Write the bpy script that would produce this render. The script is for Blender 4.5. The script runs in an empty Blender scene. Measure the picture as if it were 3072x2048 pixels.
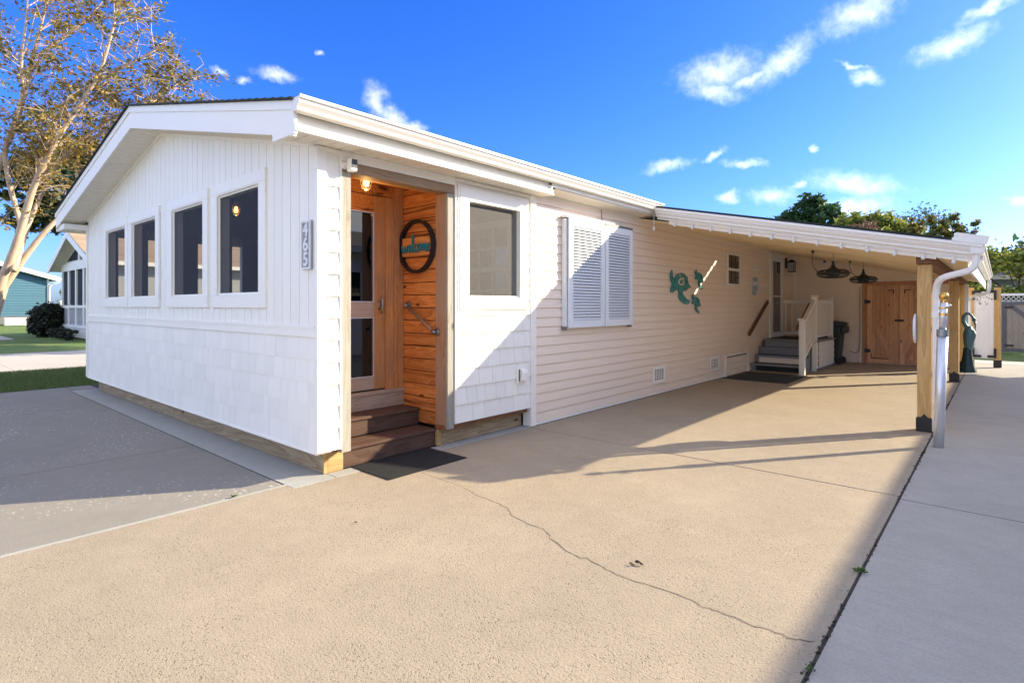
import bpy, bmesh, math, random
import numpy as np
from mathutils import Vector, Matrix
R = math.radians
random.seed(7); rng = np.random.default_rng(7)
scene = bpy.context.scene
C = scene.collection
# ------------------------------------------------------------------ camera
CAM = (4.19, -2.38, 1.43)
cd = bpy.data.cameras.new('camera'); cam = bpy.data.objects.new('camera', cd); C.objects.link(cam)
cam.location = CAM; cam.rotation_euler = (R(90), 0, R(41.22))
cd.sensor_width = 36; cd.lens = 36 * 1671 / 3072; cd.shift_y = -(1024 - 917) / 3072
cd.clip_start = .05; cd.clip_end = 3000
scene.camera = cam
scene.cycles.max_bounces = 12; scene.cycles.diffuse_bounces = 8; scene.cycles.transparent_max_bounces = 16
# ------------------------------------------------------------------ light
SUN_AZ, SUN_EL = 35.0, 22.0          # azimuth from +Y towards +X
EXPO = 2.1; SKY = .10; SUN = 2.6
vs = scene.view_settings
vs.view_transform = 'Standard'; vs.look = 'None'; vs.exposure = EXPO; vs.gamma = 1
sd = bpy.data.lights.new('sun', 'SUN'); sd.energy = SUN; sd.angle = R(.5); sd.color = (1, .86, .62)
sun = bpy.data.objects.new('sun', sd); C.objects.link(sun); sun.location = (20, 28, 20)
dv = Vector((math.sin(R(SUN_AZ)) * math.cos(R(SUN_EL)), math.cos(R(SUN_AZ)) * math.cos(R(SUN_EL)), math.sin(R(SUN_EL))))
sun.rotation_euler = dv.to_track_quat('Z', 'Y').to_euler()

def nn(nt, typ, ins=None, **kw):
    n = nt.nodes.new('ShaderNode' + typ)
    for k, v in kw.items(): setattr(n, k, v)
    for k, v in (ins or {}).items():
        s = n.inputs[k]
        if hasattr(v, 'is_output') or isinstance(v, bpy.types.NodeSocket): nt.links.new(v, s)
        else: s.default_value = v
    return n
def mth(nt, op, a, b=0., c=None):
    n = nt.nodes.new('ShaderNodeMath'); n.operation = op
    for i, v in enumerate((a, b) if c is None else (a, b, c)):
        if isinstance(v, bpy.types.NodeSocket): nt.links.new(v, n.inputs[i])
        else: n.inputs[i].default_value = v
    return n.outputs[0]
def mix(nt, f, a, b, typ='MIX'):
    n = nt.nodes.new('ShaderNodeMix'); n.data_type = 'RGBA'; n.blend_type = typ
    for i, v in ((0, f), (6, a), (7, b)):
        if isinstance(v, bpy.types.NodeSocket): nt.links.new(v, n.inputs[i])
        else: n.inputs[i].default_value = v if i == 0 else (*v[:3], 1)
    return n.outputs[2]
def ramp(nt, f, stops):
    n = nt.nodes.new('ShaderNodeValToRGB'); nt.links.new(f, n.inputs[0])
    e = n.color_ramp.elements
    while len(e) < len(stops): e.new(.5)
    for q, (p, c) in zip(e, stops):
        q.position = p; q.color = (c, c, c, 1) if isinstance(c, (int, float)) else (*c, 1)
    return n.outputs[0]

w = bpy.data.worlds.new('World'); scene.world = w; w.use_nodes = True
nt = w.node_tree; nt.nodes.clear()
sky = nn(nt, 'TexSky', sky_type='NISHITA', sun_disc=False, sun_elevation=R(SUN_EL), sun_rotation=R(SUN_AZ),
         air_density=1.0, dust_density=.8, ozone_density=3.0, altitude=0)
hs = nn(nt, 'HueSaturation', {'Saturation': 1.30, 'Value': 1.0, 'Color': sky.outputs[0]})
skyc = mix(nt, 1., hs.outputs[0], (.32, .415, .80), 'MULTIPLY')
tc = nn(nt, 'TexCoord')
sp = nn(nt, 'SeparateXYZ', {0: tc.outputs['Generated']})
az = mth(nt, 'MULTIPLY', mth(nt, 'ARCTAN2', sp.outputs[0], sp.outputs[1]), 57.2958)
el = mth(nt, 'MULTIPLY', mth(nt, 'ARCSINE', sp.outputs[2]), 57.2958)
ae = nn(nt, 'CombineXYZ', {0: az, 1: el}).outputs[0]
n1 = nn(nt, 'TexNoise', {'Vector': ae, 'Scale': .55, 'Detail': 5., 'Roughness': .6})
off = nn(nt, 'VectorMath', {0: n1.outputs['Color'], 1: (.5, .5, .5)}, operation='SUBTRACT').outputs[0]
off = nn(nt, 'VectorMath', {0: off, 1: (2.2, 1.6, 0)}, operation='MULTIPLY').outputs[0]
aed = nn(nt, 'VectorMath', {0: ae, 1: off}, operation='ADD').outputs[0]
CL = [(-54.88,19.53,1.52,.9,-63.8),(-53.18,18.28,1.96,.74,-37),(-51.24,17.6,1.16,.36,-5),(-63.95,20.91,1.49,.48,-1.9),(-66.93,20.08,.65,.27,19),
(-60.24,23.1,.3,.25,6),(-68.9,20.39,.5,.27,-23),(-20.89,21.49,3.0,1.4,3.6),(-15.22,21.55,2.59,1.05,31.7),(-21.29,19.88,2.2,.7,-15),
(-17.81,20.53,2.2,.5,17),(-9.24,24.02,2.56,1.24,9.5),(-2.96,20.28,2.13,.8,14),(-.69,22.12,1.5,.4,13),(-8.75,19,1.1,.4,-32),(-9.88,20.17,1,.2,-20),
(-25.75,13.56,1.9,.5,8),(-21.29,14.23,1,.28,24),(-18.57,13.28,1.6,.33,-9),(-12.74,13.86,.35,.25,-7),(-20.03,10.25,.94,.45,1),(-16.13,10.24,1.72,.63,-5),
(-9.72,10.46,3.06,.86,-14),(-9.88,8.43,2.65,.83,4),(-13.97,10.9,.6,.33,5),(1.2,7.95,.8,.45,-7)]
cur = None
for (a, e, la, lb, an) in CL:
    ck = 1 / math.cos(R(e))
    mp = nn(nt, 'Mapping', {'Vector': aed, 'Location': (a, e, 0), 'Rotation': (0, 0, R(an)), 'Scale': (la * ck * 1.15, lb * 1.2, 1)}, vector_type='TEXTURE')
    ln = nn(nt, 'VectorMath', {0: mp.outputs[0]}, operation='LENGTH').outputs['Value']
    cur = ln if cur is None else mth(nt, 'MINIMUM', cur, ln)
n2 = nn(nt, 'TexNoise', {'Vector': ae, 'Scale': 1.3, 'Detail': 6., 'Roughness': .62})
val = mth(nt, 'SUBTRACT', mth(nt, 'MULTIPLY_ADD', n2.outputs[0], 1.1, .85), cur)
msk = nn(nt, 'MapRange', {'Value': val, 'From Min': .0, 'From Max': 1.95, 'To Max': .46}, interpolation_type='SMOOTHSTEP').outputs[0]
# unseen sky: denser, brighter cloud added evenly beyond the frame to lift the shade
cs = nn(nt, 'VectorMath', {0: tc.outputs['Generated'], 1: (1, 1, 2.2)}, operation='MULTIPLY').outputs[0]
n3 = nn(nt, 'TexNoise', {'Vector': cs, 'Scale': 4.2, 'Detail': 7., 'Roughness': .6, 'Distortion': .3})
gen = nn(nt, 'MapRange', {'Value': n3.outputs[0], 'From Min': .44, 'From Max': .62, 'To Max': .85}, interpolation_type='SMOOTHSTEP').outputs[0]
wz = nn(nt, 'VectorMath', {0: nn(nt, 'Mapping', {'Vector': ae, 'Location': (-42, 8, 0), 'Scale': (52, 22, 1)}, vector_type='TEXTURE').outputs[0]}, operation='LENGTH').outputs['Value']
gen = mth(nt, 'MULTIPLY', gen, nn(nt, 'MapRange', {'Value': wz, 'From Min': 1., 'From Max': 1.35}, interpolation_type='SMOOTHSTEP').outputs[0])
gen = mth(nt, 'MULTIPLY', gen, nn(nt, 'MapRange', {'Value': el, 'From Min': 1., 'From Max': 8.}).outputs[0])
msk = mth(nt, 'MAXIMUM', msk, gen)
cw = 2.55 / (2 ** EXPO) / SKY
col = mix(nt, msk, skyc, (cw * 1.06, cw * 1.05, cw * .93))
bg = nn(nt, 'Background', {'Color': col, 'Strength': SKY})
ow = nn(nt, 'OutputWorld', {'Surface': bg.outputs[0]})

# ------------------------------------------------------------------ materials
MATS = {}
def newmat(name):
    m = bpy.data.materials.new(name); m.use_nodes = True
    nt = m.node_tree; b = nt.nodes['Principled BSDF']; MATS[name] = m
    return m, nt, b
def bump(nt, b, h, strength, dist=.01):
    bp = nn(nt, 'Bump', {'Height': h, 'Strength': strength, 'Distance': dist}); nt.links.new(bp.outputs[0], b.inputs['Normal'])
def ocoord(nt, scale=(1, 1, 1), rnd=0.):
    t = nn(nt, 'TexCoord'); v = t.outputs['Object']
    if rnd:
        oi = nn(nt, 'ObjectInfo'); r = mth(nt, 'MULTIPLY', oi.outputs['Random'], rnd)
        cx = nn(nt, 'CombineXYZ', {0: r, 1: mth(nt, 'MULTIPLY', r, 1.7), 2: mth(nt, 'MULTIPLY', r, .6)})
        v = nn(nt, 'VectorMath', {0: v, 1: cx.outputs[0]}, operation='ADD').outputs[0]
    return nn(nt, 'Mapping', {'Vector': v, 'Scale': scale}).outputs[0]
def objvar(nt, c, amt):
    oi = nn(nt, 'ObjectInfo'); f = mth(nt, 'MULTIPLY_ADD', oi.outputs['Random'], 2 * amt, 1 - amt)
    cc = nn(nt, 'CombineXYZ', {0: f, 1: f, 2: f}).outputs[0]
    return mix(nt, 1., c, cc, 'MULTIPLY')
def plain(name, c, rough=.6, metal=0., var=.0, nscale=8., namt=.06, bmp=.0, bscale=60., spec=None, stretch=(1, 1, 1)):
    m, nt, b = newmat(name)
    n = nn(nt, 'TexNoise', {'Vector': ocoord(nt, stretch, 9.), 'Scale': nscale, 'Detail': 5., 'Roughness': .65})
    lo = [x * (1 - namt * 1.6) for x in c]; hi = [min(1, x * (1 + namt * 1.2)) for x in c]
    cc = mix(nt, n.outputs[0], lo, hi)
    if var: cc = objvar(nt, cc, var)
    nt.links.new(cc, b.inputs['Base Color'])
    b.inputs['Roughness'].default_value = rough; b.inputs['Metallic'].default_value = metal
    if spec is not None: b.inputs['Specular IOR Level'].default_value = spec
    if bmp:
        n2 = nn(nt, 'TexNoise', {'Vector': ocoord(nt, stretch, 9.), 'Scale': bscale, 'Detail': 3.})
        bump(nt, b, n2.outputs[0], bmp)
    return m
def wood(name, light, dark, axis=2, rough=.65, scale=1., var=.1, knots=True, grey=None, streak=0., bstr=.35):
    m, nt, b = newmat(name)
    st = [14., 14., 14.]; st[axis] = 1.1
    v = ocoord(nt, [s * scale for s in st], 20.)
    n = nn(nt, 'TexNoise', {'Vector': v, 'Scale': .55, 'Detail': 6., 'Roughness': .6, 'Distortion': 1.2})
    n2 = nn(nt, 'TexNoise', {'Vector': v, 'Scale': 5., 'Detail': 4., 'Roughness': .7})
    wv = mth(nt, 'FRACT', mth(nt, 'MULTIPLY', n.outputs[0], 7.))
    g = mth(nt, 'ADD', mth(nt, 'MULTIPLY', wv, .55), mth(nt, 'MULTIPLY', n2.outputs[0], .6))
    c = mix(nt, ramp(nt, g, [(.2, 0.), (.85, 1.)]), light, dark)
    if knots:
        st2 = [4.5, 4.5, 4.5]; st2[axis] = 2.2
        vk = ocoord(nt, st2, 20.)
        vo = nn(nt, 'TexVoronoi', {'Vector': vk, 'Scale': 1.})
        k = ramp(nt, vo.outputs['Distance'], [(.05, 1.), (.11, 0.)])
        c = mix(nt, k, c, [x * .3 for x in dark])
    if grey:
        n3 = nn(nt, 'TexNoise', {'Vector': ocoord(nt, (1, 1, 1), 5.), 'Scale': 2.2, 'Detail': 4.})
        c = mix(nt, ramp(nt, n3.outputs[0], [(.35, 0.), (.65, .85)]), c, grey)
    if streak:
        st4 = [3., 3., 3.]; st4[axis] = .55
        if axis != 2: st4[2] = 16.
        n4 = nn(nt, 'TexNoise', {'Vector': ocoord(nt, st4, 30.), 'Scale': 1., 'Detail': 5., 'Distortion': .7})
        c = mix(nt, ramp(nt, n4.outputs[0], [(.57, 0.), (.68, streak)]), c, [x * .16 for x in dark])
    if var: c = objvar(nt, c, var)
    nt.links.new(c, b.inputs['Base Color']); b.inputs['Roughness'].default_value = rough
    b.inputs['Specular IOR Level'].default_value = .25
    bump(nt, b, g, bstr, .003)
    return m
def concrete(name, c, spots=.0, pebble=.3, speck=.0, brush=False, light=None, stain=.15, ):
    m, nt, b = newmat(name)
    v = nn(nt, 'TexCoord').outputs['Object']
    big = nn(nt, 'TexNoise', {'Vector': v, 'Scale': .9, 'Detail': 6., 'Roughness': .6})
    med = nn(nt, 'TexNoise', {'Vector': v, 'Scale': 6., 'Detail': 6., 'Roughness': .7})
    fine = nn(nt, 'TexNoise', {'Vector': v, 'Scale': 75., 'Detail': 4., 'Roughness': .7})
    cc = mix(nt, ramp(nt, big.outputs[0], [(.3, 0.), (.72, 1.)]), [x * (1 - stain) for x in c], [min(1, x * (1 + stain * .5)) for x in c])
    cc = mix(nt, .35, cc, mix(nt, ramp(nt, med.outputs[0], [(.35, 0.), (.7, 1.)]), [x * .8 for x in c], [min(1, x * 1.12) for x in c]))
    cc = mix(nt, ramp(nt, fine.outputs[0], [(.36, .38), (.56, 0.)]), cc, [x * .6 for x in c])
    h = fine.outputs[0]
    if speck:       # coarse pitted spray texture: pits are dark, crumbs stand proud
        vo = nn(nt, 'TexVoronoi', {'Vector': v, 'Scale': 100., 'Randomness': 1.})
        pm = nn(nt, 'TexNoise', {'Vector': v, 'Scale': 2.2, 'Detail': 4.})
        pit = mth(nt, 'MULTIPLY', ramp(nt, vo.outputs['Distance'], [(.18, 1.), (.40, 0.)]), ramp(nt, nn(nt, 'TexNoise', {'Vector': v, 'Scale': 42., 'Detail': 3.}).outputs[0], [(.46, 0.), (.60, 1.)]))
        pit = mth(nt, 'MULTIPLY', pit, ramp(nt, pm.outputs[0], [(.3, .25), (.65, 1.)]))
        cc = mix(nt, mth(nt, 'MULTIPLY', pit, speck), cc, [x * .33 for x in c])
        cr = nn(nt, 'TexNoise', {'Vector': v, 'Scale': 85., 'Detail': 3., 'Roughness': .65})
        h = mth(nt, 'SUBTRACT', mth(nt, 'ADD', mth(nt, 'MULTIPLY', cr.outputs[0], .8), mth(nt, 'MULTIPLY', fine.outputs[0], .35)), mth(nt, 'MULTIPLY', pit, .6))
    if brush:       # broom finish across the slab
        vb = nn(nt, 'Mapping', {'Vector': v, 'Scale': (1.2, 26, 1)}).outputs[0]
        br = nn(nt, 'TexNoise', {'Vector': vb, 'Scale': 2.6, 'Detail': 5., 'Roughness': .7})
        cc = mix(nt, ramp(nt, br.outputs[0], [(.32, .45), (.58, 0.)]), cc, [x * .74 for x in c])
        h = mth(nt, 'ADD', mth(nt, 'MULTIPLY', br.outputs[0], .8), mth(nt, 'MULTIPLY', fine.outputs[0], .4))
    if light:       # worn pale flakes
        vb = nn(nt, 'Mapping', {'Vector': v, 'Rotation': (0, 0, .5), 'Scale': (13, 26, 1)}).outputs[0]
        fl = nn(nt, 'TexNoise', {'Vector': vb, 'Scale': 1.3, 'Detail': 4.})
        rg = nn(nt, 'TexNoise', {'Vector': v, 'Scale': .8, 'Detail': 2.})
        f = mth(nt, 'MULTIPLY', ramp(nt, fl.outputs[0], [(.60, 0.), (.66, .75)]), ramp(nt, rg.outputs[0], [(.45, 0.), (.6, 1.)]))
        cc = mix(nt, f, cc, light)
    if spots:
        dk = nn(nt, 'TexVoronoi', {'Vector': v, 'Scale': 1.7}); gate = nn(nt, 'TexVoronoi', {'Vector': v, 'Scale': 2.6})
        s = mth(nt, 'MULTIPLY', ramp(nt, dk.outputs['Distance'], [(.026, 1.), (.036, 0.)]), spots)
        cc = mix(nt, s, cc, (.03, .028, .025))
    nt.links.new(cc, b.inputs['Base Color']); b.inputs['Roughness'].default_value = .88; b.inputs['Specular IOR Level'].default_value = .2
    bump(nt, b, h, pebble, .0065 if speck else .006)
    return m
WHITE = (.88, .865, .785)
plain('white_vinyl', WHITE, .5, var=.015, nscale=5, namt=.02, bmp=.05, bscale=30, stretch=(1, 1, .12))
plain('white_shake', (.875, .86, .785), .55, var=.035, nscale=20, namt=.03, bmp=.22, bscale=70, stretch=(1, 1, .06))
plain('cream_fascia', (.84, .765, .64), .55, nscale=4, namt=.02); plain('white_trim', (.885, .87, .79), .45, nscale=4, namt=.02)
plain('gutter_white', (.85, .82, .75), .32, nscale=3, namt=.03)
plain('soffit', (.82, .775, .68), .6, var=.01, nscale=4, namt=.02)
plain('beige_siding', (.86, .73, .585), .5, var=.012, nscale=4, namt=.025, bmp=.10, bscale=55, stretch=(1, .15, 1))
plain('tan_soffit', (.86, .69, .42), .6, nscale=3, namt=.03)
plain('shutter_white', (.76, .79, .80), .4, nscale=6, namt=.02)
plain('asphalt_shingle', (.022, .03, .028), .95, nscale=60, namt=.4, bmp=.4, bscale=90)
plain('tan_shingle', (.36, .26, .16), .9, nscale=30, namt=.3, var=.1)
plain('grey_shingle', (.16, .15, .14), .9, nscale=30, namt=.3)
plain('black_metal', (.012, .012, .014), .45, nscale=20, namt=.3)
plain('galvanised', (.30, .32, .33), .42, metal=.9, nscale=30, namt=.2)
plain('silver_pole', (.72, .74, .78), .3, metal=.6, nscale=10, namt=.03)
plain('gold', (.75, .45, .10), .25, metal=1., nscale=20, namt=.1)
plain('rubber_mat', (.009, .011, .011), .9, nscale=120, namt=.6, bmp=.8, bscale=160)
plain('stair_mat', (.028, .036, .036), .95, nscale=120, namt=.5, bmp=.6, bscale=140)
plain('teal_paint', (.02, .26, .255), .4, nscale=14, namt=.35)
plain('teal_letter', (.0, .17, .24), .5, nscale=20, namt=.1)
plain('stair_grey', (.22, .235, .235), .6, nscale=12, namt=.1)
plain('stair_dark', (.035, .045, .045), .8, nscale=30, namt=.2)
plain('rail_white', (.80, .78, .70), .4, nscale=5, namt=.02)
plain('rail_brown', (.12, .055, .035), .5, nscale=20, namt=.2)
plain('bin_green', (.018, .040, .036), .5, nscale=15, namt=.2)
plain('fan_metal', (.022, .032, .032), .5, nscale=20, namt=.3)
plain('bronze_statue', (.020, .045, .045), .38, metal=.4, nscale=18, namt=.9, bmp=.5, bscale=40)
plain('patina_bronze', (.10, .19, .19), .45, metal=.3, nscale=25, namt=.8, bmp=.6, bscale=50)
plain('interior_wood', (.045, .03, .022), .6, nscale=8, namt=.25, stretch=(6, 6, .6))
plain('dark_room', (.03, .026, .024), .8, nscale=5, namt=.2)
plain('screen_dark', (.02, .022, .03), .95); plain('vent_dark', (.10, .09, .08), .8)
plain('blue_siding', (.055, .155, .215), .55, var=.04, nscale=5, namt=.05)
plain('grey_block', (.17, .17, .17), .9, nscale=20, namt=.2)
plain('grey_shake', (.36, .37, .36), .8, var=.08, nscale=14, namt=.1)
plain('pale_blue', (.45, .53, .62), .6, nscale=5, namt=.05)
plain('plaque_white', (.74, .75, .76), .5); plain('plaque_back', (.34, .36, .36), .5, namt=.15)
plain('cable', (.14, .11, .09), .6); plain('fan_cord', (.03, .03, .03), .5)
plain('crack', (.05, .042, .035), 1.); plain('joint_dark', (.045, .042, .038), 1., nscale=60, namt=.6)
plain('soil', (.05, .042, .03), 1., nscale=40, namt=.5)
plain('leaf_litter', (.06, .035, .02), .8, namt=.4, nscale=60)
plain('weathered_metal', (.20, .19, .18), .6, metal=.3)
plain('pale_teal', (.34, .50, .50), .6, nscale=12, namt=.2)
wood('cedar', (.60, .275, .085), (.36, .13, .034), axis=0, scale=1., var=.2, streak=.9)
wood('cedar_vertical', (.62, .32, .115), (.38, .165, .05), axis=2, var=.08, grey=(.30, .17, .09))
wood('cedar_board', (.62, .33, .12), (.46, .2, .06), axis=0, var=0, knots=False)
wood('weathered_post', (.42, .385, .31), (.24, .21, .165), axis=2, var=.05, grey=(.34, .335, .30)); wood('weathered_brown', (.46, .29, .17), (.27, .155, .085), axis=2, var=0, grey=(.36, .27, .2))
wood('weathered_beam', (.40, .27, .155), (.20, .125, .065), axis=1, var=.05, grey=(.33, .25, .17))
wood('weathered_sill', (.46, .36, .25), (.25, .18, .12), axis=1, var=.05, grey=(.36, .30, .25))
wood('composite', (.125, .072, .05), (.072, .040, .028), axis=1, var=.1, knots=False, rough=.7)
wood('skirt_wood', (.44, .36, .235), (.24, .175, .10), axis=0, var=.05)
wood('skirt_wood_side', (.46, .36, .22), (.25, .18, .10), axis=1, var=.05)
wood('skirt_end', (.56, .39, .18), (.38, .24, .10), axis=1, var=.0, scale=.6)
wood('pine_post', (.66, .45, .20), (.47, .28, .10), axis=2, var=.05)
wood('beam_end', (.28, .14, .07), (.16, .075, .035), axis=1, var=.0, knots=False)
wood('barn_wood', (.76, .46, .27), (.56, .29, .15), axis=2, var=.16)
wood('barn_frame', (.62, .33, .18), (.43, .20, .10), axis=2, var=.06)
wood('grey_gate_wood', (.46, .39, .32), (.31, .26, .21), axis=2, var=.12)
wood('grey_frame_wood', (.17, .175, .18), (.11, .11, .12), axis=2, var=.06)
concrete('tan_driveway', (.405, .335, .24), pebble=.8, speck=.95, stain=.18)
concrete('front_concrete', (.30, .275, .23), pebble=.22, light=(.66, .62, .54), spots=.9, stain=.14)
concrete('new_concrete', (.42, .415, .375), pebble=.2, stain=.12)
concrete('side_concrete', (.44, .41, .345), pebble=.3, brush=True, stain=.2)
concrete('far_concrete', (.55, .50, .42), pebble=.15, stain=.12)
concrete('road', (.16, .155, .15), pebble=.3, stain=.1)
m, nt, b = newmat('grass')
v = nn(nt, 'TexCoord').outputs['Object']
a1 = nn(nt, 'TexNoise', {'Vector': v, 'Scale': .9, 'Detail': 6., 'Roughness': .7}); a2 = nn(nt, 'TexNoise', {'Vector': v, 'Scale': 40., 'Detail': 3.})
cc = mix(nt, ramp(nt, a1.outputs[0], [(.4, 0.), (.62, 1.)]), (.11, .20, .035), (.23, .235, .075))
cc = mix(nt, a2.outputs[0], cc, (.08, .155, .02)); nt.links.new(cc, b.inputs['Base Color']); b.inputs['Roughness'].default_value = 1.
bump(nt, b, a2.outputs[0], .8, .03)
def leafmat(name, cols, trans=.35, rough=.55):
    m, nt, b = newmat(name)
    g = nn(nt, 'NewGeometry')
    st = [(i / max(1, len(cols) - 1), c) for i, c in enumerate(cols)]
    c = ramp(nt, g.outputs['Random Per Island'], st)
    nt.links.new(c, b.inputs['Base Color']); b.inputs['Roughness'].default_value = rough
    tr = nn(nt, 'BsdfTranslucent', {'Color': c}); mx = nn(nt, 'MixShader', {0: trans, 1: b.outputs[0], 2: tr.outputs[0]})
    nt.links.new(mx.outputs[0], nt.nodes['Material Output'].inputs[0])
leafmat('leaf_myrtle', [(.34, .20, .03), (.46, .28, .04), (.22, .20, .045), (.12, .15, .05), (.08, .08, .03), (.42, .32, .07)], .45)
leafmat('leaf_magnolia', [(.022, .05, .014), (.035, .075, .02), (.02, .035, .012), (.10, .10, .03)], .12, .3)
leafmat('leaf_oak', [(.045, .11, .035), (.07, .15, .045), (.03, .07, .025)], .3)
leafmat('leaf_yellowgreen', [(.34, .36, .05), (.20, .26, .04), (.09, .14, .03), (.40, .38, .08)], .45)
leafmat('leaf_pink', [(.25, .11, .09), (.16, .10, .06), (.2, .15, .07)], .3)
leafmat('leaf_cypress', [(.24, .20, .035), (.11, .15, .035), (.06, .09, .02), (.34, .22, .045)], .35)
leafmat('leaf_feather', [(.10, .17, .07), (.07, .12, .05)], .4)
leafmat('leaf_hedge', [(.02, .05, .012), (.04, .085, .018), (.014, .03, .01)], .2)
leafmat('leaf_bush', [(.016, .03, .014), (.028, .04, .018), (.04, .03, .02)], .15)
leafmat('leaf_weed', [(.05, .13, .02), (.09, .17, .03)], .3)
leafmat('grass_blade', [(.08, .17, .03), (.12, .21, .045), (.22, .2, .08), (.06, .13, .022)], .35)
plain('bark_myrtle', (.58, .44, .31), .75, nscale=4, namt=.35, stretch=(3, 3, .7)); plain('bark_dark', (.09, .075, .06), .9, nscale=8, namt=.3)
def screenmat(name, c, dens):
    m, nt, b = newmat(name)
    b.inputs['Roughness'].default_value = .7
    n = nn(nt, 'TexNoise', {'Vector': ocoord(nt), 'Scale': 160., 'Detail': 2.})
    nt.links.new(mix(nt, n.outputs[0], [x * .75 for x in c], [x * 1.25 for x in c]), b.inputs['Base Color'])
    t = nn(nt, 'BsdfTransparent'); mx = nn(nt, 'MixShader', {0: dens, 1: t.outputs[0], 2: b.outputs[0]})
    nt.links.new(mx.outputs[0], nt.nodes['Material Output'].inputs[0])
screenmat('insect_screen', (.10, .095, .09), .62); screenmat('shaded_screen', (.022, .024, .034), .6)  # same mesh twice: gable copy darkened for shade, side copy paler for sun
screenmat('fan_cage', (.03, .04, .04), .55)
def glassmat(name, tint=(.9, .93, .92), refl=.12):
    m, nt, b = newmat(name)
    fr = nn(nt, 'Fresnel', {'IOR': 1.5}); f = mth(nt, 'ADD', fr.outputs[0], refl)
    t = nn(nt, 'BsdfTransparent', {'Color': (*tint, 1)}); g = nn(nt, 'BsdfGlossy', {'Color': (1, 1, 1, 1), 'Roughness': .015})
    mx = nn(nt, 'MixShader', {0: f, 1: t.outputs[0], 2: g.outputs[0]}); nt.links.new(mx.outputs[0], nt.nodes['Material Output'].inputs[0])
glassmat('glass'); glassmat('dark_glass', (.25, .27, .28), .10); glassmat('door_glass', (.16, .16, .17), .03)
def emit(name, c, s):
    m, nt, b = newmat(name)
    b.inputs['Base Color'].default_value = (*c, 1); b.inputs['Emission Color'].default_value = (*c, 1); b.inputs['Emission Strength'].default_value = s
emit('bulb_glow', (1, .42, .08), 6.)
m, nt, b = newmat('bulb_clear'); b.inputs['Base Color'].default_value = (.72, .72, .70, 1); b.inputs['Roughness'].default_value = .15

# ------------------------------------------------------------------ mesh helpers
class MB:
    def __init__(s): s.v = []; s.f = []
    def add(s, vs, fs):
        o = len(s.v); s.v += [tuple(p) for p in vs]; s.f += [tuple(i + o for i in f) for f in fs]; return s
    def box(s, x0, x1, y0, y1, z0, z1):
        x0, x1 = min(x0, x1), max(x0, x1); y0, y1 = min(y0, y1), max(y0, y1); z0, z1 = min(z0, z1), max(z0, z1)
        return s.add([(x0,y0,z0),(x1,y0,z0),(x1,y1,z0),(x0,y1,z0),(x0,y0,z1),(x1,y0,z1),(x1,y1,z1),(x0,y1,z1)],
                     [(0,3,2,1),(4,5,6,7),(0,1,5,4),(1,2,6,5),(2,3,7,6),(3,0,4,7)])
    def prism(s, poly, axis, a, b):
        """poly: 2D points in the two other axes (ordered x,y,z minus axis)"""
        def P(p, t):
            q = list(p); q.insert(axis, t); return q
        n = len(poly)
        return s.add([P(p, a) for p in poly] + [P(p, b) for p in poly],
                     [tuple(range(n - 1, -1, -1)), tuple(range(n, 2 * n))] + [(i, (i + 1) % n, n + (i + 1) % n, n + i) for i in range(n)])
    def sweep(s, prof, p0, p1, u, v=(0, 0, 1)):
        p0, p1, u, v = map(Vector, (p0, p1, u, v)); n = len(prof)
        return s.add([p0 + u * a + v * b for a, b in prof] + [p1 + u * a + v * b for a, b in prof],
                     [tuple(range(n - 1, -1, -1)), tuple(range(n, 2 * n))] + [(i, (i + 1) % n, n + (i + 1) % n, n + i) for i in range(n)])
    def tube(s, pts, r, n=8, cap=True, rot=0.):
        pts = [Vector(p) for p in pts]; rs = r if hasattr(r, '__len__') else [r] * len(pts)
        o = len(s.v); prev = None
        for i, p in enumerate(pts):
            t = (pts[min(i + 1, len(pts) - 1)] - pts[max(i - 1, 0)]).normalized()
            if prev is None:
                a = t.orthogonal().normalized() if abs(t.z) < .9 else (Vector((1, 0, 0)) - t * t.x).normalized()
            else: a = (prev - t * prev.dot(t)).normalized()
            prev = a; b = t.cross(a)
            for k in range(n):
                an = 2 * math.pi * k / n + rot; s.v.append(tuple(p + (a * math.cos(an) + b * math.sin(an)) * rs[i]))
        for i in range(len(pts) - 1):
            for k in range(n):
                s.f.append((o + i*n + k, o + i*n + (k+1) % n, o + (i+1)*n + (k+1) % n, o + (i+1)*n + k))
        if cap: s.f.append(tuple(o + k for k in range(n - 1, -1, -1))); s.f.append(tuple(o + (len(pts)-1)*n + k for k in range(n)))
        return s
    def lathe(s, prof, c, n=16, ax=2, rot=None):
        rot = (math.pi / 4 if n == 4 else 0.) if rot is None else rot
        o = len(s.v)
        for (r, h) in prof:
            for k in range(n):
                a = 2 * math.pi * k / n + rot; q = [r * math.cos(a), r * math.sin(a)]; q.insert(ax, h)
                s.v.append((c[0] + q[0], c[1] + q[1], c[2] + q[2]))
        for i in range(len(prof) - 1):
            for k in range(n): s.f.append((o + i*n + k, o + i*n + (k+1) % n, o + (i+1)*n + (k+1) % n, o + (i+1)*n + k))
        s.f.append(tuple(o + k for k in range(n - 1, -1, -1))); s.f.append(tuple(o + (len(prof)-1)*n + k for k in range(n)))
        return s
    def mesh(s, name, mat, smooth=False):
        me = bpy.data.meshes.new(name); me.from_pydata(s.v, [], s.f)
        bm = bmesh.new(); bm.from_mesh(me); bmesh.ops.recalc_face_normals(bm, faces=bm.faces); bm.to_mesh(me); bm.free()
        me.materials.append(MATS[mat])
        if smooth: me.polygons.foreach_set('use_smooth', [True] * len(me.polygons))
        me.update(); return me
    def build(s, name, mat, parent=None, bevel=0., smooth=False, world=True):
        return link(name, s.mesh(name, mat, smooth), parent, bevel, world)
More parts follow.
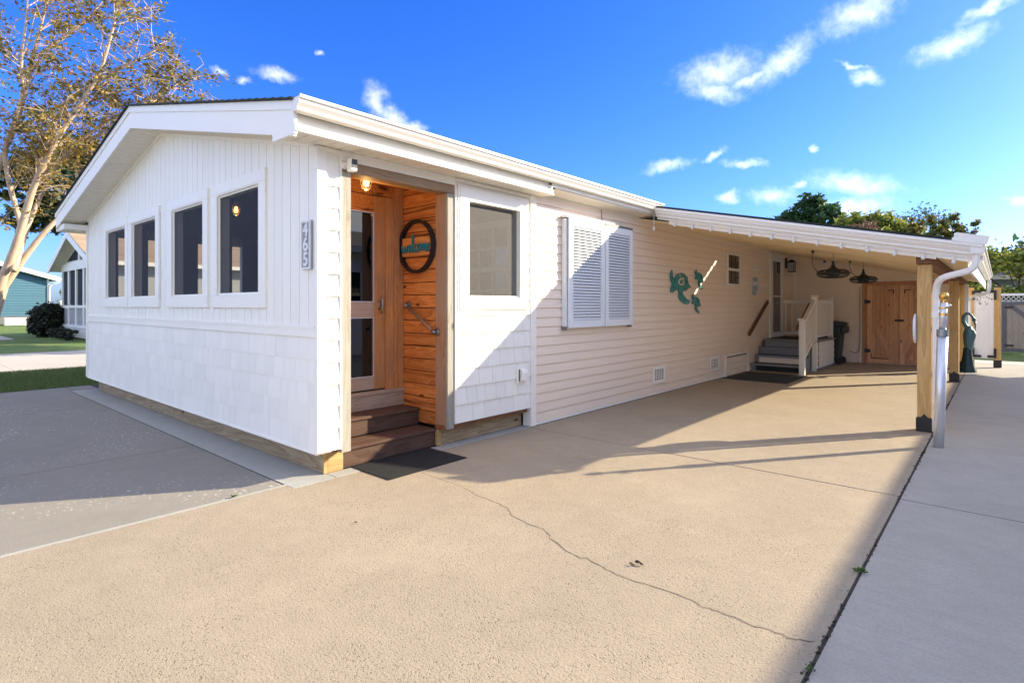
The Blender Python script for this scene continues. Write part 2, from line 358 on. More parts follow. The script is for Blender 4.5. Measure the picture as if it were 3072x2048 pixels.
def link(name, me, parent=None, bevel=0., world=True):
    o = bpy.data.objects.new(name, me); C.objects.link(o)
    if parent is not None:
        o.parent = parent
        if world and parent.parent is None and parent.type == 'EMPTY': o.matrix_parent_inverse = parent.matrix_basis.inverted()
    if bevel:
        bv = o.modifiers.new('bevel', 'BEVEL'); bv.width = bevel; bv.segments = 2; bv.limit_method = 'ANGLE'
    return o
def tag(o, label=None, cat=None, group=None, kind=None):
    if label: o['label'] = label
    if cat: o['category'] = cat
    if group: o['group'] = group
    if kind: o['kind'] = kind
    return o
def thing(name, label, cat, loc=(0, 0, 0), rz=0., group=None):
    o = bpy.data.objects.new(name, None); C.objects.link(o); o.location = loc; o.rotation_euler = (0, 0, rz)
    o.empty_display_size = .2
    o.matrix_basis = Matrix.Translation(loc) @ Matrix.Rotation(rz, 4, 'Z')
    return tag(o, label, cat, group)
def bx(*a): return MB().box(*a)
def copy_tree(o, parent=None):
    c = o.copy(); C.objects.link(c)
    if parent is not None: c.parent = parent
    for ch in [k for k in bpy.data.objects if k.parent == o]: copy_tree(ch, c)
    return c

# ------------------------------------------------------------------ ground
g = tag(bx(-400, 400, -400, 600, -.30, -.06).build('ground', 'grass'), kind='structure')
sub = tag(bx(-8.2, 9, -9, 15.8, -.05, -.0045).build('slab_bed', 'joint_dark'), kind='structure')
J = .014
drv = thing('driveway', None, None); tag(drv, kind='structure')
MB().prism([(-.085, -9), (3.620, -9), (3.620, 2.68), (.03, 2.68), (.03, -.222), (-.085, -.222)], 2, -.012, 0).build('slab', 'tan_driveway', drv, bevel=.004)
bx(.03, 3.620, 2.68 + J, 13.9, -.012, 0).build('slab', 'tan_driveway', drv, bevel=.004)
MB().box(-.115, -.088, -9, -.222, -.012, .0015).build('border_strip', 'new_concrete', drv)
fs = thing('front_apron', None, None); tag(fs, kind='structure')
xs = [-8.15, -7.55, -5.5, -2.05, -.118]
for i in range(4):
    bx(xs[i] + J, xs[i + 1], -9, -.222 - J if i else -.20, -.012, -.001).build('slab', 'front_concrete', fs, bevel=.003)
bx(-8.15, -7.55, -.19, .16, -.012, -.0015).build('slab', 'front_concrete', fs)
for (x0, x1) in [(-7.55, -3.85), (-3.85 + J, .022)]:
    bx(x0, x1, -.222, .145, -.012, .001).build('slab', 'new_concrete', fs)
bx(-.12, .028, .15, 2.71, -.012, .0025).build('foundation_strip', 'new_concrete', fs)
ss = thing('side_drive', None, None); tag(ss, kind='structure')
ys = [-9, 2.62, 6.95, 10.4, 15.7]
for i in range(4): bx(3.634, 9, ys[i] + J, ys[i + 1], -.014, -.002).build('slab', 'side_concrete', ss, bevel=.003)
bx(0, 3.64, 13.9, 15.7, -.014, -.003).build('slab', 'side_concrete', ss)
tag(bx(3.6205, 3.6335, -9, 13.9, -.013, -.0035).build('joint_soil', 'soil'), kind='structure')
# crack ribbon
CR = [(.442,.702),(.791,.683),(1.038,.669),(1.236,.601),(1.449,.591),(1.587,.554),(1.693,.475),(1.837,.44),(1.991,.444),(2.108,.364),(2.279,.272),(2.375,.254),(2.434,.266),(2.585,.232),(2.655,.218),(2.804,.222),(2.94,.235),(3.024,.233),(3.151,.213),(3.27,.217),(3.361,.206),(3.482,.218),(3.544,.224),(3.613,.255)]
pts = []
for (a, b_) in zip(CR, CR[1:]):
    k = 4
    for i in range(k):
        t = i / k; pts.append((a[0] + (b_[0]-a[0]) * t + random.gauss(0, .004), a[1] + (b_[1]-a[1]) * t + random.gauss(0, .005)))
mb = MB(); vv = []; ff = []
for i, p in enumerate(pts):
    wd = (.0016 + .0012 * random.random()) * min(1, .4 + i / 40); vv += [(p[0], p[1] - wd, .0022), (p[0], p[1] + wd, .0022)]
    if i: ff.append((2*i-2, 2*i, 2*i+1, 2*i-1))
mb.add(vv, ff).build('crack_line', 'crack', drv)
# strips beyond the house
nd = thing('neighbour_drive', None, None); tag(nd, kind='structure')
for y0, y1 in [(-40, -.35), (-.34, 4), (4.01, 22)]: bx(-18.3, -12.35, y0, y1, -.06, -.02).build('slab', 'far_concrete', nd)
tag(bx(-41, -28.2, -200, 1.6, -.055, -.03).build('street', 'far_concrete'), kind='structure')
tag(bx(-60, 60, -19, -9.03, -.055, -.02).build('street', 'far_concrete'), kind='structure')
tag(bx(-60, 20, 15.72, 17.0, -.055, -.012).build('rear_walk', 'far_concrete'), kind='structure')

# ------------------------------------------------------------------ the house
H = thing('house', 'white and beige mobile home with cedar entry and gabled sunroom', 'house', (-3.75, 7, 0))
EAVE_S = .2245
def rsl(x): return (EAVE_S if x > -3.75 else .197) * abs(x + 3.75)
def ztop(x): return 3.60 - rsl(x)          # underside of the gable soffit
# gable wall with openings
WX = [(-6.40, -5.12), (-5.08, -3.80), (-3.48, -2.23), (-2.12, -.88)]; WZ = (1.41, 2.70)
OP = [(a + .13, b - .13) for a, b in WX]; OZ = (WZ[0] + .12, WZ[1] - .115)
gw = MB(); ed = [-7.5] + [q for o in OP for q in o] + [-.0]
for i in range(0, len(ed) - 1):
    a, b_ = ed[i], ed[i + 1]
    if i % 2 == 0: gw.box(a, b_, .002, .1, .25, 2.585)
    else: gw.box(a, b_, .002, .1, .25, OZ[0])
gw.prism([(-7.5, 2.585), (0, 2.585), (0, ztop(0) + .03), (-3.75, 3.64), (-7.5, ztop(-7.5) + .03)], 1, .002, .1)
gw = gw.build('gable_wall', 'white_vinyl', H)
W = .152
def plank_piece(mb, a, b_, z0, z1):
    zt0, zt1 = (z1, z1) if z1 is not None else (ztop(a), ztop(b_))
    g_ = .011
    if b_ - a > .05:
        mb.add([(a+g_,-.009,z0),(b_-.001,-.009,z0),(b_-.001,-.009,zt1),(a+g_,-.009,zt0),(a,-.0005,z0),(b_,0,z0),(b_,0,zt1),(a,-.0005,zt0),(a+g_,-.0005,z0),(a+g_,-.0005,zt0)],
           [(0,1,2,3),(8,0,3,9),(4,8,9,7),(1,5,6,2),(3,2,6,9),(7,9,6)])
    else: mb.add([(a,-.009,z0),(b_,-.009,z0),(b_,-.009,zt1),(a,-.009,zt0)], [(0,1,2,3)])
x = -7.44
while x < -.02:
    a, b_ = x, min(x + W, -.005); mb = MB()
    hit = [o for o in OP if a < o[1] - .0 and b_ > o[0] + .0]
    if hit:
        plank_piece(mb, a, b_, 1.262, OZ[0] - .02); mb.build('plank', 'white_vinyl', gw); mb = MB(); plank_piece(mb, a, b_, OZ[1] + .02, None)
    else: plank_piece(mb, a, b_, 1.262, None)
    mb.build('plank', 'white_vinyl', gw); x += W
band = bx(-7.46, -.02, -.022, .0, 1.168, 1.262).build('band_board', 'white_trim', gw, bevel=.004)
bx(-7.46, -.02, -.028, .0, 1.240, 1.262 + .006).build('band_cap', 'white_trim', gw)
# shakes
def shingle_mesh(wd, ht, th=.017, g_=.003):
    m_ = MB()
    m_.add([(.001,g_,0),(th,g_,0),(th,wd-g_,0),(.001,wd-g_,0),(.001,g_,ht+.03),(.004,g_,ht+.03),(.004,wd-g_,ht+.03),(.001,wd-g_,ht+.03)],
           [(0,3,2,1),(4,5,6,7),(0,1,5,4),(1,2,6,5),(2,3,7,6)])
    return m_.mesh('shingle', 'white_shake')
WID = [.12, .15, .18, .21, .24]
SH1 = {w_: shingle_mesh(w_, .1885, .011, .0012) for w_ in WID}; SH2 = {w_: shingle_mesh(w_, .183, .022, .002) for w_ in WID}
def shingle_row(parent, SH, org, direction, length, skip=None):
    t = 0.
    while t < length - .02:
        w_ = random.choice(WID)
        rem = length - t
        sc = 1.
        if rem < w_ + .06: sc = rem / w_
        p = Vector(org) + Vector(direction) * t
        c_ = t + w_ * sc / 2
        if not (skip and skip(c_, w_ * sc)):
            o = link('shingle', SH[w_], parent); o.location = p
            o.rotation_euler = (0, 0, 0 if direction[1] else R(-90)); o.scale = (1 + random.uniform(-.06, .06), sc, 1)
        t += w_ * sc
for k in range(5): shingle_row(gw, SH1, (-7.44, 0, .226 + k * .1885), (1, 0, 0), 7.42)
bx(-7.47, -.0, -.02, .12, .212, .226).build('starter_strip', 'white_trim', gw)
bx(-7.53, -7.445, -.026, .06, .226, 2.80).build('corner_trim', 'white_trim', gw, bevel=.004)
# gable windows
for (a, b_), (c0, c1) in zip(WX, OP):
    fr = MB()
    y0, y1 = -.034, -.002
    fr.box(a, b_, y0, y1, OZ[1], WZ[1]).box(a, b_, y0, y1, WZ[0], OZ[0]).box(a, c0, y0, y1, OZ[0], OZ[1]).box(c1, b_, y0, y1, OZ[0], OZ[1])
    win = fr.build('window', 'white_trim', H, bevel=.005)
    jb = MB(); j = .012
    jb.box(c0 + .001, c0 + j, -.03, .098, OZ[0], OZ[1]).box(c1 - j, c1 - .001, -.03, .098, OZ[0], OZ[1]).box(c0 + j, c1 - j, -.03, .098, OZ[1] - j, OZ[1] - .001).box(c0 + j, c1 - j, -.03, .098, OZ[0] + .001, OZ[0] + j)
    jb.build('jamb', 'white_trim', win)
    rm = MB(); q = .018
    rm.box(c0 + j, c0 + j + q, -.006, .006, OZ[0] + j, OZ[1] - j).box(c1 - j - q, c1 - j, -.006, .006, OZ[0] + j, OZ[1] - j)
    rm.box(c0 + j + q, c1 - j - q, -.006, .006, OZ[1] - j - q, OZ[1] - j).box(c0 + j + q, c1 - j - q, -.006, .006, OZ[0] + j, OZ[0] + j + q)
    rm.build('screen_frame', 'white_trim', win)
    MB().add([(c0 + j, .0, OZ[0] + j), (c1 - j, .0, OZ[0] + j), (c1 - j, .0, OZ[1] - j), (c0 + j, .0, OZ[1] - j)], [(0, 1, 2, 3)]).build('screen', 'shaded_screen', win)
# rake: fascia, drip edge, soffit
def rake_poly(zlo, zhi, xl, xr):      # band following both slopes
    f = lambda x_, z_: z_ - rsl(x_)
    return [(xl, f(xl, zlo)), (-3.75, zlo), (xr, f(xr, zlo)), (xr, f(xr, zhi)), (-3.75, zhi), (xl, f(xl, zhi))]
def rake(name, mat, zlo, zhi, xl, xr, y0, y1, parent):
    m_ = MB()
    for (a, b_) in ((xl, -3.75), (-3.75, xr)):
        f = lambda x_, z_: z_ - rsl(x_)
        m_.prism([(a, f(a, zlo)), (b_, f(b_, zlo)), (b_, f(b_, zhi)), (a, f(a, zhi))], 1, y0, y1)
    return m_.build(name, mat, parent)
rake('rake_fascia', 'white_trim', 3.585, 3.80, -7.98, .262, -.35, -.325, H)
rake('rake_drip_edge', 'white_trim', 3.775, 3.845, -8.0, .266, -.362, -.3505, H)
rake('rake_soffit', 'soffit', 3.601, 3.612, -7.97, -.055, -.324, -.012, H)
sl = MB()
xx = -7.9
while xx < -.1:                        # soffit ribs across the rake
    zc = ztop(xx) + .0
    sl.box(xx, xx + .006, -.322, -.03, zc - .004, zc + .006); xx += .098
sl.build('soffit_rib', 'soffit', H)
rake('rake_mould', 'white_trim', 3.565, 3.60, -7.44, -.01, -.030, -.0095, H)
# shingled roof: stepped courses on both slopes
for (xa, xb, nm) in ((-8.03, -3.75, 'roof'), (.30, -3.75, 'roof')):
    m_ = MB(); n = 30; poly = []
    for i in range(n):
        t0, t1 = i / n, (i + 1) / n
        x0_ = xa + (xb - xa) * t0; x1_ = xa + (xb - xa) * t1
        f = lambda q: 3.85 - rsl(q)
        poly += [(x0_, f(x0_) + .018), (x1_, f(x1_) + .006)]
    low = [(xb, 3.846), (xa, 3.846 - rsl(xa))]
    m_.prism(poly + low, 1, -.385, 14.7); m_.build(nm, 'asphalt_shingle', H)
zl = ztop(-7.98)
MB().box(-7.955, -7.5, -.324, .3, zl - .06, zl + .03).box(-7.985, -7.956, -.345, 14.6, zl - .07, zl + .11).build('eave_return', 'white_trim', H)
# eave box over the long side of the sunroom
bx(.215, .235, -.325, 2.80, 2.735, 2.865).build('eave_fascia', 'white_trim', H)
bx(.2355, .290, -.35, 2.80, 2.722, 2.774).build('eave_drip_edge', 'gutter_white', H)
sp_ = MB()
bx(-.06, .2795, -.3525, -.326, 2.70, 2.93).build('eave_return', 'white_trim', H)
y = -.325
while y < 2.78:
    q0 = -.07 if y < -.12 else .0; m_ = MB().add([(q0,y+.002,2.741),(.235,y+.002,2.730),(.235,y+.118,2.730),(q0,y+.118,2.741),(q0,y+.002,2.752),(.235,y+.002,2.742),(.235,y+.118,2.742),(q0,y+.118,2.752)],
                  [(0,3,2,1),(4,5,6,7),(0,1,5,4),(1,2,6,5),(2,3,7,6),(3,0,4,7)])
    m_.build('soffit_panel', 'soffit', H); y += .124
while y < 5.5:
    m_ = MB().add([(.0,y+.002,2.782),(.262,y+.002,2.800),(.262,y+.121,2.800),(.0,y+.121,2.782),(.0,y+.002,2.79),(.262,y+.002,2.81),(.262,y+.121,2.81),(.0,y+.121,2.79)],
                  [(0,3,2,1),(4,5,6,7),(0,1,5,4),(1,2,6,5),(2,3,7,6),(3,0,4,7)])
    m_.build('soffit_panel', 'soffit', H); y += .124
bx(.0, .28, 2.785, 2.803, 2.735, 2.83).build('eave_box_end', 'white_trim', H)
bx(.262, .279, 2.803, 5.48, 2.812, 2.90).build('eave_fascia', 'white_trim', H)
bx(-.06, .27, -.30, 5.5, 2.87, 2.89).build('eave_deck', 'dark_room', H)
GUT = [(0,0),(.062,0),(.070,.010),(.070,.026),(.096,.055),(.104,.078),(.118,.082),(.118,.105),(.108,.108),(.104,.094),(0,.094)]
gt = MB().sweep(GUT, (.2815, -.36, 2.853), (.2815, 5.44, 2.853), (1, 0, 0)).build('gutter', 'gutter_white', H)
MB().sweep([(a * 1.03, b_ * 1.03 - .002) for a, b_ in GUT], (.281, -.368, 2.853), (.281, -.3605, 2.853), (1, 0, 0)).build('gutter_end_cap', 'gutter_white', H)
# left side wall of sunroom with narrow openings, floor, inner walls
lw = MB(); SO = [(.40, .62), (.85, 1.12), (1.68, 1.95), (2.25, 2.52)]; ed = [.1] + [q for o in SO for q in o] + [14.6]
for i in range(len(ed) - 1):
    if i % 2 == 0: lw.box(-7.5, -7.4, ed[i], ed[i + 1], .25, 2.8)
    else: lw.box(-7.5, -7.4, ed[i], ed[i + 1], .25, 1.5).box(-7.5, -7.4, ed[i], ed[i + 1], 2.62, 2.8)
lw.build('side_wall', 'beige_siding', H)
li = MB(); ed = [.102] + [q for o in SO for q in o] + [2.79]
for i in range(len(ed) - 1):
    if i % 2 == 0: li.box(-7.398, -7.36, ed[i], ed[i + 1], .5, 2.8)
    else: li.box(-7.398, -7.36, ed[i], ed[i + 1], .5, 1.5)
li.build('inner_panelling', 'interior_wood', H)
gi = MB(); ed = [-7.35] + [q for o in OP for q in (o[0], o[1])] + [-.12]
for i in range(len(ed) - 1):
    if i % 2 == 0: gi.box(ed[i], ed[i + 1], .102, .13, .5, 2.75)
    else: gi.box(ed[i], ed[i + 1], .102, .13, .5, OZ[0])
gi.build('inner_panelling', 'interior_wood', H)
MB().box(-7.4, -.785, .13, 2.8, .46, .5).box(-.785, -.12, 1.51, 2.8, .46, .5).build('sunroom_floor', 'interior_wood', H)
cl = MB()
for (a, b_) in ((-7.4, -3.75), (-3.75, -.1)):
    f = lambda q: 3.50 - rsl(q)
    cl.prism([(a, f(a)), (b_, f(b_)), (b_, f(b_) + .03), (a, f(a) + .03)], 1, .101, 2.8)
cl.build('sunroom_ceiling', 'interior_wood', H)
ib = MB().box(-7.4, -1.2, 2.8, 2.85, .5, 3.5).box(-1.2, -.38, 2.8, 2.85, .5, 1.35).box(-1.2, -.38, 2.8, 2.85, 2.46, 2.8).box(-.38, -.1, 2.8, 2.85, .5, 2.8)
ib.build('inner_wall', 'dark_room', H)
iw = MB(); a, b_, z0, z1 = -1.25, -.33, 1.30, 2.50
iw.box(a, a + .08, 2.77, 2.80, z0, z1).box(b_ - .08, b_, 2.77, 2.80, z0, z1).box(a + .08, b_ - .08, 2.77, 2.80, z1 - .08, z1).box(a + .08, b_ - .08, 2.77, 2.80, z0, z0 + .08).box(a + .08, b_ - .08, 2.775, 2.80, 1.86, 1.92)
iwo = iw.build('inner_window', 'white_trim', H)
mu = MB()
for k in (1, 2):
    xm = a + .08 + (b_ - a - .16) * k / 3; mu.box(xm - .012, xm + .012, 2.782, 2.795, z0 + .08, 1.86).box(xm - .012, xm + .012, 2.782, 2.795, 1.92, z1 - .08)
for zz in (1.62, 2.16): mu.box(a + .08, b_ - .08, 2.783, 2.796, zz - .012, zz + .012)
mu.build('muntin', 'white_trim', iwo)
bx(a + .08, b_ - .08, 2.798, 2.802, z0 + .08, z1 - .08).build('pane', 'dark_glass', iwo)
# long side of the sunroom (plane x = 0): backing
sw = MB()
sw.box(-.1, -.002, .1, .30, .25, 2.735).box(-.1, -.002, 1.505, 1.69, .25, 2.735).box(-.1, -.002, 2.52, 2.80, .25, 2.735).box(-.1, -.002, 1.69, 2.52, .25, 1.51).box(-.1, -.002, 1.69, 2.52, 2.52, 2.735).box(-.1, -.002, .30, 1.505, 2.66, 2.735)
swo = sw.build('sunroom_side_wall', 'white_vinyl', H)
bx(-.02, .022, -.022, .062, .226, 2.735).build('corner_trim', 'white_trim', swo, bevel=.004)
bx(.0, .020, .188, .206, .226, 2.735).build('trim_channel', 'white_trim', swo)
bx(.0, .018, .063, .188, 2.70, 2.735).build('trim_channel', 'white_trim', swo)
bx(.0, .016, .207, 1.504, 2.657, 2.738).build('frieze_board', 'white_trim', swo)
for k in range(13): shingle_row(swo, SH2, (0, .064, .228 + k * .183), (0, 1, 0), .123)
bx(.0, .020, 1.505, 1.522, .226, 2.735).build('trim_channel', 'white_trim', swo)
bx(.0, .020, 1.523, 2.714, 2.70, 2.735).build('trim_channel', 'white_trim', swo)
for k in range(13):
    z0 = .228 + k * .183
    if 1.36 < z0 < 2.62:
        if z0 > 1.40: shingle_row(swo, SH2, (0, 1.523, z0), (0, 1, 0), .075); shingle_row(swo, SH2, (0, 2.63, z0), (0, 1, 0), .083)
    else: shingle_row(swo, SH2, (0, 1.523, z0), (0, 1, 0), 1.19)
bx(-.1, .03, 2.715, 2.812, .003, 2.76).build('corner_board', 'white_trim', swo, bevel=.004)
# side window
a, b_, c0, c1 = 1.562, 2.650, 1.685, 2.528; z0, z1, o0, o1 = 1.385, 2.652, 1.502, 2.533
fr = MB().box(.002, .036, a, b_, o1, z1).box(.002, .036, a, b_, z0, o0).box(.002, .036, a, c0, o0, o1).box(.002, .036, c1, b_, o0, o1)
win = fr.build('window', 'white_trim', H, bevel=.005)
fr = MB().box(.002, .026, a - .02, a, z0 - .01, z1 + .02).box(.002, .026, b_, b_ + .02, z0 - .01, z1 + .02).box(.002, .026, a, b_, z1, z1 + .02); fr.build('trim', 'white_trim', win)
jb = MB().box(-.09, .03, c0 + .001, c0 + .012, o0, o1).box(-.09, .03, c1 - .012, c1 - .001, o0, o1).box(-.09, .03, c0 + .012, c1 - .012, o1 - .012, o1 - .001).box(-.09, .03, c0 + .012, c1 - .012, o0 + .001, o0 + .012)
jb.build('jamb', 'white_trim', win)
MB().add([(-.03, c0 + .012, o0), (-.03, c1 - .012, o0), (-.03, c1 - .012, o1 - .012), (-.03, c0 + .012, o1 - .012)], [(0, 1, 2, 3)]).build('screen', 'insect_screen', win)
# skirt timbers
sk = bx(-7.36, -.135, .12, .155, .004, .196).build('skirt_board', 'skirt_wood', H, bevel=.004)
bx(-.134, -.118, .118, .155, .004, .196).build('skirt_end_grain', 'skirt_end', H, bevel=.003)
bx(-.15, -.120, .157, .305, .004, .198).build('skirt_board', 'skirt_end', H, bevel=.003)
bx(-.155, -.12, 1.44, 2.71, .004, .17).build('skirt_board', 'skirt_wood_side', H, bevel=.004)
bx(-.155, -.118, 1.385, 1.438, .004, .17).build('skirt_end_grain', 'skirt_end', H, bevel=.003)
bx(-7.36, -.125, .14, .2, .197, .212).build('sill_plate', 'skirt_wood', H); bx(-.16, -.03, 1.39, 2.71, .171, .218).build('sill_plate', 'beam_end', H); bx(-.15, -.03, .13, .30, .199, .224).build('sill_plate', 'beam_end', H)
# ------------------------------------------------------------------ entry alcove
bx(-.10, .007, .210, .302, .186, 2.566).build('entry_post', 'weathered_post', H, bevel=.005)
pr_ = bx(-.03, .007, 1.41, 1.50, .180, 2.566).build('entry_post', 'weathered_post', H, bevel=.005)
bx(-.172, -.031, 1.407, 1.50, .19, 2.566).build('entry_post_return', 'weathered_brown', H, bevel=.004)
bx(-.10, .009, .206, 1.504, 2.568, 2.656).build('header_beam', 'weathered_beam', H, bevel=.004)
bx(-.172, -.101, .30, 1.49, 2.568, 2.66).build('header_return', 'cedar_board', H, bevel=.004)
bx(-.76, -.03, .30, 1.49, 2.735, 2.75).build('alcove_ceiling', 'cedar_board', H)
sdw = bx(-.78, -.035, 1.435, 1.499, .19, 2.735).build('alcove_side', 'dark_room', H)
z = .20; k = 0
zs = [.20]
while zs[-1] < 2.70: zs.append(zs[-1] + .1335 + random.uniform(-.004, .004))
for za, zb in zip(zs, zs[1:]):
    d = random.uniform(0, .004)
    o = bx(-.35, .21, -.0125, .0125, -.0632, .0632).build('cedar_board', 'cedar', sdw, bevel=.003)
    o.location = (-.384, 1.4225 + d * .6, (za + min(zb, 2.732)) / 2); o.scale = (1, 1, (min(zb, 2.732) - za) / .1335)
bx(-.78, -.03, .2, .298, .25, 2.735).build('alcove_side', 'cedar', H)
# back of the alcove: casing + door
mb = MB().box(-.745, -.70, 1.292, 1.408, .53, 2.70); mb.build('door_casing', 'cedar_vertical', H, bevel=.004)
bx(-.745, -.712, 1.186, 1.290, .545, 2.58).build('door_jamb', 'cedar_vertical', H, bevel=.004)
bx(-.745, -.704, .32, 1.2905, 2.582, 2.70).build('door_head', 'cedar', H, bevel=.004)
bx(-.745, -.70, .30, 1.408, 2.702, 2.733).build('door_head_trim', 'cedar', H)
bx(-.75, -.712, .315, .36, .545, 2.58).build('door_jamb', 'cedar_vertical', H)
ds = bx(-.765, -.725, 1.045, 1.183, .56, 2.578).build('door', 'cedar_vertical', H, bevel=.004)
bx(-.765, -.725, .362, .50, .56, 2.578).build('stile', 'cedar_vertical', ds, bevel=.004)
bx(-.764, -.7255, .50, 1.0445, 2.40, 2.577).build('top_rail', 'cedar', ds, bevel=.003)
bx(-.764, -.7255, .50, 1.0445, 1.31, 1.467).build('lock_rail', 'weathered_sill', ds, bevel=.003)
bx(-.764, -.7255, .50, 1.0445, .562, .692).build('bottom_rail', 'weathered_sill', ds, bevel=.003)
for zz in ((1.468, 2.399), (.693, 1.309)):
    bx(-.748, -.743, .50, 1.0445, *zz).build('pane', 'door_glass', ds)
    fr = MB().box(-.738, -.7235, 1.034, 1.0445, *zz).box(-.738, -.7235, .50, 1.034, zz[1] - .008, zz[1]).box(-.738, -.7235, .50, 1.034, zz[0], zz[0] + .008)
    fr.build('pane_bead', 'silver_pole', ds)
cleat = MB().tube([(-.69, 1.112, 1.345), (-.672, 1.112, 1.39), (-.668, 1.112, 1.44), (-.672, 1.112, 1.49), (-.69, 1.112, 1.535)], [.006, .012, .014, .012, .006], 10)
cleat.tube([(-.725, 1.112, 1.415), (-.672, 1.112, 1.42)], .012, 8).tube([(-.725, 1.112, 1.465), (-.672, 1.112, 1.46)], .012, 8).box(-.7245, -.718, 1.095, 1.129, 1.39, 1.49)
cleat.build('handle', 'galvanised', ds, smooth=True)
bx(-.76, -.70, .30, 1.43, .36, .505).build('sill_riser', 'weathered_sill', H, bevel=.003)
bx(-.76, -.682, .30, 1.43, .507, .545).build('threshold', 'weathered_sill', H, bevel=.004)
# ------------------------------------------------------------------ entry steps
st = thing('entry_steps', 'two brown composite steps inside the cedar entry alcove', 'steps', (-.4, .85, 0))
for (x0, x1, z0, z1) in ((-.43, -.13, 0, .18), (-.70, -.42, .181, .36)):
    w_ = (x1 - x0) / 2; ya = .212 if z0 < .1 else .303; yb = 1.382 if z0 < .1 else 1.405
    bx(x0, x0 + w_ - .003, ya, yb, z1 - .026, z1).build('tread_board', 'composite', st, bevel=.004)
    bx(x0 + w_ + .001, x1, ya, yb, z1 - .026, z1).build('tread_board', 'composite', st, bevel=.004)
    bx(x0 + .0, x1 - .022, ya + .001, yb - .001, z0 + .004, z1 - .0275).build('riser', 'composite', st, bevel=.002)
# mats
def mat_(name, label, x0, x1, y0, y1, m_, h=.009):
    o = MB(); nx, ny = 12, 16
    o.box(x0, x1, y0, y1, .0015, h); o = o.build(name, m_, bevel=.003); return tag(o, label, 'mat')
mat_('door_mat', 'black rubber door mat at the foot of the cedar entry steps', -.128, .425, .386, 1.278, 'rubber_mat')
mat_('door_mat', 'large dark mat on the carport floor at the grey stairs', .08, 1.26, 8.585, 10.09, 'stair_mat')
# handrail of pipe
gr = thing('grab_rail', 'galvanised pipe grab rail slanting across the cedar entry wall', 'handrail', (-.38, 1.38, 1.3))
gr.matrix_basis = Matrix.Translation((-.38, 1.38, 1.3))
a, b_ = Vector((-.61, 1.36, 1.44)), Vector((-.145, 1.36, 1.162))
MB().tube([a + Vector((0, .045, 0)), a + Vector((0, .012, 0)), a + (b_ - a) * .03, b_ - (b_ - a) * .03, b_ + Vector((0, .012, 0)), b_ + Vector((0, .045, 0))], .0135, 12).build('pipe', 'galvanised', gr, smooth=True)
for p in (a, b_):
    MB().lathe([(.043, 1.402), (.043, 1.408), (.02, 1.396), (.02, 1.39)], (p.x, 0, p.z), 20, 1).build('flange', 'galvanised', gr, smooth=False)
    MB().tube([p + Vector((0, .03, 0)), p + Vector((0, 0, 0)), p + (b_ - a).normalized() * (.03 if p == a else -.03)], .019, 12).build('elbow', 'galvanised', gr, smooth=True)
# ------------------------------------------------------------------ main siding
mw = bx(-.1, -.001, 2.812, 13.9, .0, 2.775).build('long_wall', 'beige_siding', H)
CO = .1143
for k in range(24):
    z0 = .032 + k * CO; z1 = min(z0 + CO - .007, 2.775)
    MB().prism([(0, z0), (.0165, z0 + .001), (.0120, z0 + .052), (.0105, z0 + .058), (.005, z1), (0, z1)], 1, 2.813, 13.895).build('siding_plank', 'beige_siding', mw)
bx(.0, .02, 2.813, 10.9, .004, .031).build('base_trim', 'white_trim', mw)
bx(.0, .024, 2.813, 5.5, 2.752, 2.785).build('top_trim', 'soffit', mw)
bx(.0, .024, 5.5, 13.9, 2.742, 2.768).build('top_trim', 'soffit', mw)
bx(.0, .05, 13.85, 13.899, .0, 2.74).build('corner_trim', 'beige_siding', mw)
bw = bx(0, 3.6, 13.9, 14.0, 0, 2.75).build('storage_wall', 'beige_siding', H)
def soff(x): return 2.762 - .21 * x
for k in range(24):
    z0 = .02 + k * CO; z1 = z0 + CO - .007
    xr = 1.54 if z0 < 2.02 else min(3.6, (2.762 - z0) / .21)
    if xr < .1: continue
    MB().prism([(13.9, z0), (13.8865, z0 + .001), (13.896, z1), (13.9, z1)], 0, .05, xr).build('siding_plank', 'beige_siding', bw)
bx(.051, .10, 13.868, 13.886, 0, 2.74).build('corner_trim', 'rail_white', bw); bx(1.54, 1.585, 13.862, 13.899, 0, 2.06).build('door_trim', 'rail_white', bw); bx(1.585, 3.6, 13.865, 13.899, 2.03, 2.062).build('door_trim', 'rail_white', bw)
